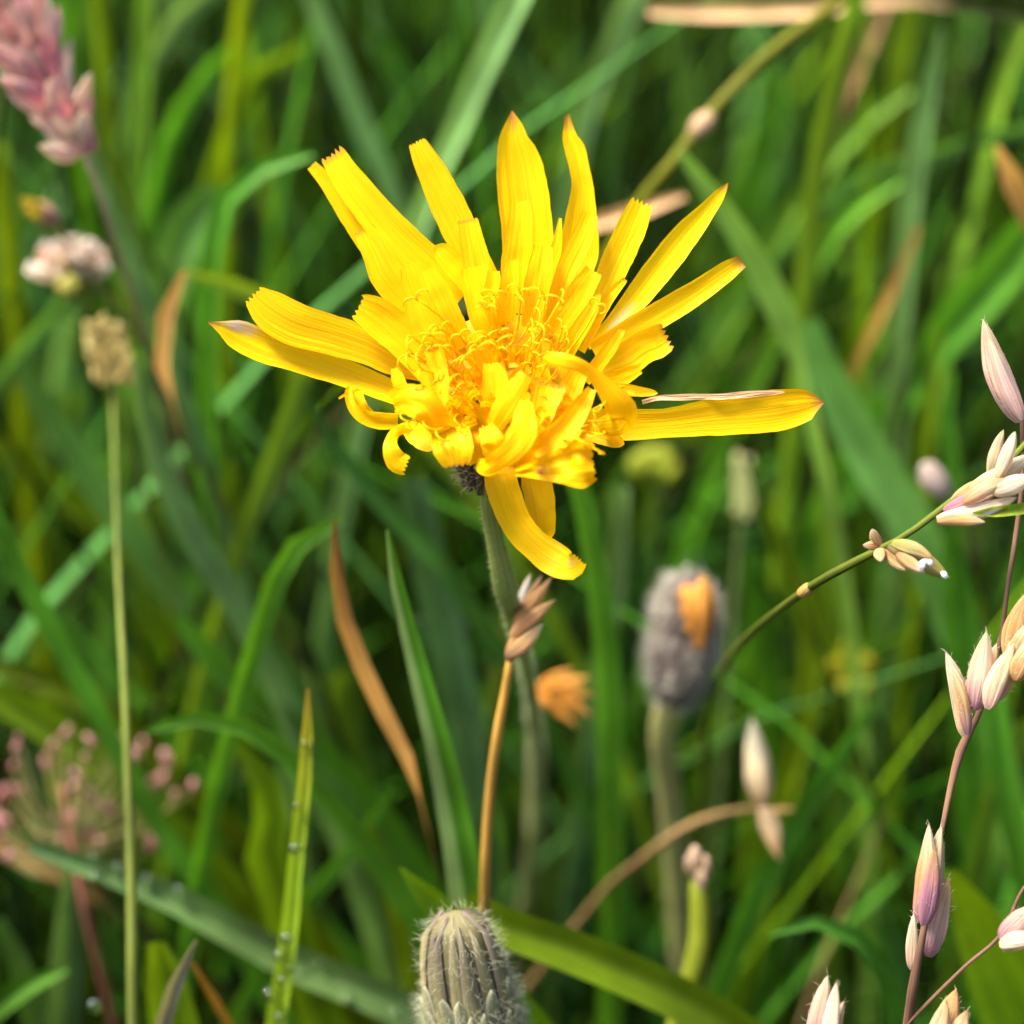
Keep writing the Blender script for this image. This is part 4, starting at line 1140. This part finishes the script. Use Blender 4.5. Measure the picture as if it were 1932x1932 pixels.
# ---- right, long
petal('B', [(1886, 1762, 40), (1850, 1762, 110), (1780, 1778, 190), (1600, 1808, 238), (1420, 1830, 226), (1250, 1846, 210), (1000, 1878, 170), (720, 1890, 180), (480, 1870, 160)], 0.2, tip='round', worn=True, tipcol=(.35, .14, .04), cup_=.08, wave=.03, label='longest petal with a brown tip')
petal('B', [(1660, 1702, 18), (1480, 1712, 36), (1300, 1728, 34), (1200, 1728, 32), (1060, 1732, 36), (940, 1736, 28), (840, 1760, 26)], 0.9, tip='round', worn=True, cup_=.2, crumple=.35, col=(.84, .58, .34), label='shrivelled pinkish petal edge along the longest petal')
petal('B', [(930, 1710, 26), (840, 1700, 56), (740, 1690, 70), (600, 1690, 80)], .4, tip='round')
petal('C', [(1750, 1082, 50), (1660, 1050, 90), (1560, 1010, 110), (1430, 970, 100)], -.6, worn=True, tip='round')
# ---- left
petal('A', [(362, 1152, 140), (450, 1230, 235), (600, 1315, 244), (800, 1372, 222), (1000, 1440, 200), (1180, 1530, 160), (1400, 1600, 120)], .9, worn=True, cup_=.02, tl=.08)
petal('A', [(92, 1300, 40), (180, 1335, 110), (270, 1375, 172), (420, 1440, 190), (600, 1500, 170), (800, 1565, 165), (1000, 1640, 150), (1200, 1720, 130)], .1, worn=True, tip='point', tipcol=BRN, cup_=.18, wave=.02, patch=(.14, -.7, .12, (.85, .66, .40)), label='left petal folded at its pointed tip')
petal('A', [(966, 1212, 158), (1040, 1250, 200), (1120, 1310, 220), (1260, 1430, 226), (1400, 1600, 180), (1500, 1720, 130)], 2.0, tl=.06)
petal('A', [(1252, 975, 120), (1300, 1090, 190), (1395, 1270, 190), (1500, 1450, 140)], 2.2, tl=.03)
petal('A', [(1338, 1006, 122), (1398, 1130, 168), (1476, 1290, 172), (1560, 1450, 130)], 2.9, tl=.04)
petal('A', [(1268, 1160, 96), (1318, 1280, 172), (1398, 1420, 176), (1460, 1530, 110)], 3.5, tl=.05)
petal('A', [(1368, 1452, 148), (1408, 1550, 120), (1428, 1700, 108), (1438, 1820, 116), (1480, 1920, 100)], 4.2, tl=.07)
petal('A', [(1618, 985, 150), (1642, 1100, 176), (1680, 1280, 160), (1740, 1400, 120)], 2.9, tl=.03)
petal('A', [(1735, 1008, 70), (1728, 1080, 84), (1700, 1190, 60), (1740, 1320, 50)], 3.7, tl=.05)
petal('A', [(905, 1668, 40), (900, 1720, 46), (925, 1790, 60), (990, 1845, 84), (1080, 1868, 96), (1190, 1870, 90)], -.2, tip='round', cup_=.2, worn=True)
petal('A', [(935, 1690, 76), (975, 1790, 80), (1060, 1880, 70)], -.8, tip='round', cup_=.05)
petal('A', [(845, 1738, 14), (890, 1712, 18), (960, 1690, 24)], .2, teeth=1)
petal('C', [(432, 648, 56), (452, 720, 78), (490, 810, 84), (560, 900, 70)], 2.4, tl=.1)
# ---- lower
petal('C', [(424, 838, 138), (470, 826, 160), (530, 830, 182), (600, 862, 180), (668, 940, 156), (720, 1020, 120)], 4.6, dz=[1.0, .2, -.4, -.8, -.4, .6], tl=.07, cup_=-.02, crumple=.05, worn=True, label='petal curled over towards the left')
petal('C', [(786, 1202, 150), (776, 1150, 205), (762, 1080, 226), (746, 990, 206), (730, 900, 140)], 3.6, tl=.05, worn=True, cup_=.02, crumple=.05)
petal('C', [(488, 1204, 116), (440, 1180, 124), (408, 1110, 92), (412, 1050, 66), (446, 1006, 60), (520, 980, 70)], 1.4, tl=.08, cup_=-.1)
petal('C', [(660, 1100, 80), (600, 1060, 120), (540, 1010, 120), (500, 960, 90)], .8, worn=True, tip='round')
petal('C', [(1490, 1752, 100), (1440, 1788, 150), (1340, 1738, 188), (1225, 1652, 174), (1130, 1540, 176), (1066, 1385, 184), (1034, 1250, 178), (1020, 1130, 120)], 2.6, dz=[-2.2, -2.0, -1.0, -.4, 0, 0, 0, 1], tl=.07, cup_=.03, wave=.02, worn=True, patch=(.07, .4, .05, (.75, .40, .12)), label='lowest petal hanging down with an upturned toothed end')
petal('C', [(1296, 1640, 90), (1285, 1560, 140), (1268, 1420, 164), (1242, 1280, 172), (1220, 1180, 120)], .8, tip='round', worn=True)
petal('C', [(1180, 676, 74), (1118, 780, 126), (1050, 890, 132), (1000, 980, 100)], 5.0, tl=.06, cup_=-.06)
petal('C', [(1184, 840, 72), (1176, 920, 118), (1170, 1000, 150), (1120, 1086, 150), (1040, 1158, 122), (960, 1212, 104), (900, 1190, 60)], 5.2, dz=[0, -.4, -.8, -1.2, -1.2, -.6, .6], tl=.1, cup_=-.03, crumple=.05, worn=True, label='petal bent down in a hook at the front')
petal('C', [(994, 618, 112), (1008, 720, 150), (1010, 830, 146), (1005, 930, 100)], 4.0, tl=.06)
petal('C', [(884, 452, 84), (916, 520, 108), (955, 600, 90), (990, 700, 70)], 3.8, tl=.1)
petal('C', [(1322, 738, 190), (1292, 830, 170), (1262, 950, 124), (1240, 1060, 90)], 4.2, tl=.06)
petal('C', [(1500, 645, 104), (1452, 740, 128), (1420, 850, 126), (1370, 960, 90)], 4.0, tip='round')
petal('C', [(1562, 764, 54), (1500, 870, 108), (1420, 980, 128), (1320, 1062, 124), (1220, 1130, 80)], 4.6, teeth=3, cup_=.18)
petal('C', [(1570, 1190, 230), (1500, 1195, 270), (1430, 1200, 230), (1340, 1212, 170), (1230, 1228, 104), (1120, 1246, 44)], 4.8, dz=[-.5, -.8, -.8, -.5, 0, .8], crumple=.14, worn=True, teeth=3, tl=.05, patch=(.62, -.3, .09, (.42, .16, .05)), cup_=.06, label='crumpled petal with a brown spot')
petal('C', [(958, 985, 86), (995, 1075, 136), (985, 1130, 120), (960, 1160, 70)], 4.6, tl=.1, cup_=-.02, crumple=.05)
petal('C', [(770, 850, 60), (850, 868, 84), (930, 905, 70), (980, 960, 60)], 2.4, tip='round')
petal('C', [(1262, 590, 66), (1272, 660, 90), (1292, 745, 84), (1300, 840, 60)], 3.0, tl=.06)
petal('C', [(1210, 1020, 90), (1180, 1110, 130), (1130, 1200, 130), (1060, 1260, 80)], 2.2, tip='round')
petal('C', [(1330, 1090, 80), (1250, 1130, 120), (1150, 1180, 110)], 2.6, tip='round', cup_=.15)
petal('C', [(880, 1010, 80), (890, 1100, 130), (920, 1190, 120)], 2.4, tip='round')
petal('C', [(1520, 890, 80), (1500, 980, 120), (1400, 1040, 100)], 1.6, tip='round', worn=True)
# ---- short inner petals round the heart
rg = random.Random(77)
for k in range(34):
    a = 2 * math.pi * k / 34 + rg.uniform(-.15, .15)
    rr = rg.uniform(.45, 1.15)
    bx, by = 1040 + math.cos(a) * 150 * rr, 720 + math.sin(a) * 120 * rr
    l = rg.uniform(70, 120)
    tx, ty = bx + math.cos(a) * l * .9, by + math.sin(a) * l * .75 - 34
    petal('C', [(tx, ty, rg.uniform(38, 58)), ((tx + bx) / 2, (ty + by) / 2 - 8, rg.uniform(50, 72)), (bx, by, 44)], rg.uniform(1.6, 2.9), tl=.08, teeth=4, base_sink=.8)

# ragged short florets crowding the front of the heart
for k in range(22):
    u = rg.uniform(780, 1420); v = rg.uniform(840, 1110) - abs(u - 1080) * .25
    a = math.atan2(v - 640, (u - 1070) * 1.2) + rg.uniform(-.7, .7)
    l = rg.uniform(80, 150)
    tx, ty = u + math.cos(a) * l * .5, v - rg.uniform(10, 60) + math.sin(a) * l * .2
    petal('C', [(tx, ty, rg.uniform(50, 84)), ((tx + u) / 2 + rg.uniform(-10, 10), (ty + v) / 2, rg.uniform(60, 96)), (u, v + 20, 70)], rg.uniform(2.4, 4.2), tl=.09, teeth=4, base_sink=1.0, crumple=.07, worn=rg.random() < .4)

# the heart under the styles
hv, hf, hu, hc = [], [], [], []
cD = P(CROP['C'][0] + 1050 * KC, CROP['C'][1] + 700 * KC, fdep(950, 712) + .0002 / F)
ux, uy, un = np.array(RIGHT), np.array(UP), -np.array(FWD)
nn, sg = 14, 36
for i in range(nn):
    r_ = i / (nn - 1)
    for k in range(sg):
        a = 2 * math.pi * k / sg
        x, y = math.cos(a) * r_ * 430 * KC * MM, math.sin(a) * r_ * 380 * KC * MM
        z = .0012 * (1 - r_ ** 2) + .00045 * mnoise.noise(Vector((x * 1400, y * 1400, 2)))
        px_y = FC[1] - (y / MM)
        hv.append(np.array(cD) + ux * x + uy * y + un * (z - (fdep(950, 712 - y / MM) - fdep(950, 712)) * F)); hu.append((k / sg * 3, r_)); hc.append((.90, .50, .003))
hf = [(i * sg + k, i * sg + (k + 1) % sg, (i + 1) * sg + (k + 1) % sg, (i + 1) * sg + k) for i in range(nn - 1) for k in range(sg)]
FL_.part('disc', (hv, hf, hu, hc), M_PETAL)

# curling two-armed styles
rg = random.Random(99)
SPOTS = []
for k in range(34):
    a = rg.uniform(0, 6.283); q = math.sqrt(rg.uniform(0, 1))
    SPOTS.append((1080 + math.cos(a) * 300 * q, 600 + math.sin(a) * 190 * q))
for k in range(14):
    SPOTS.append((860 + rg.uniform(-110, 110), 800 + rg.uniform(-130, 120)))
for k in range(6):
    SPOTS.append((1340 + rg.uniform(-40, 40), 930 + rg.uniform(-60, 60)))
for (u, v) in SPOTS:
    x, y = CROP['C'][0] + u * KC, CROP['C'][1] + v * KC
    b = np.array(P(x, y + 10, fdep(x, y) - .0010 / F))
    lean = np.array([(u - 1060) / 420 + rg.uniform(-.35, .35), 0.55 - (v - 640) / 500 + rg.uniform(-.3, .3), rg.uniform(.5, 1.1)])
    dirv = ux * lean[0] + uy * lean[1] + un * lean[2]; dirv /= np.linalg.norm(dirv)
    Ls = rg.uniform(.0020, .0052)
    top = b + dirv * Ls
    sd = np.cross(dirv, un * .8 + ux * rg.uniform(-.6, .6) + uy * rg.uniform(-.6, .6)); sd /= np.linalg.norm(sd)
    gs = []
    st = [b + dirv * Ls * t + sd * .0002 * math.sin(t * 3) for t in np.linspace(0, 1, 7)]
    rad = rg.uniform(.000056, .000076)
    gs.append(tube(st, rad, 6, (1.0, .68, .01)))
    cr_ = rg.uniform(.00035, .00075); turn = rg.uniform(2.6, 4.6)
    for sgn in (1, -1):
        arm = []
        for t in np.linspace(0, 1, 14):
            th_ = t * turn
            rr = cr_ * (1 - .25 * t)
            arm.append(top + sd * sgn * rr * (1 - math.cos(th_)) + dirv * rr * math.sin(th_) + np.cross(sd, dirv) * .00025 * t * sgn)
        gs.append(tube(arm, np.linspace(rad, rad * .75, 14), 6, (1.0, .70, .01)))
    FL_.part('style', merge(gs), M_PETAL)
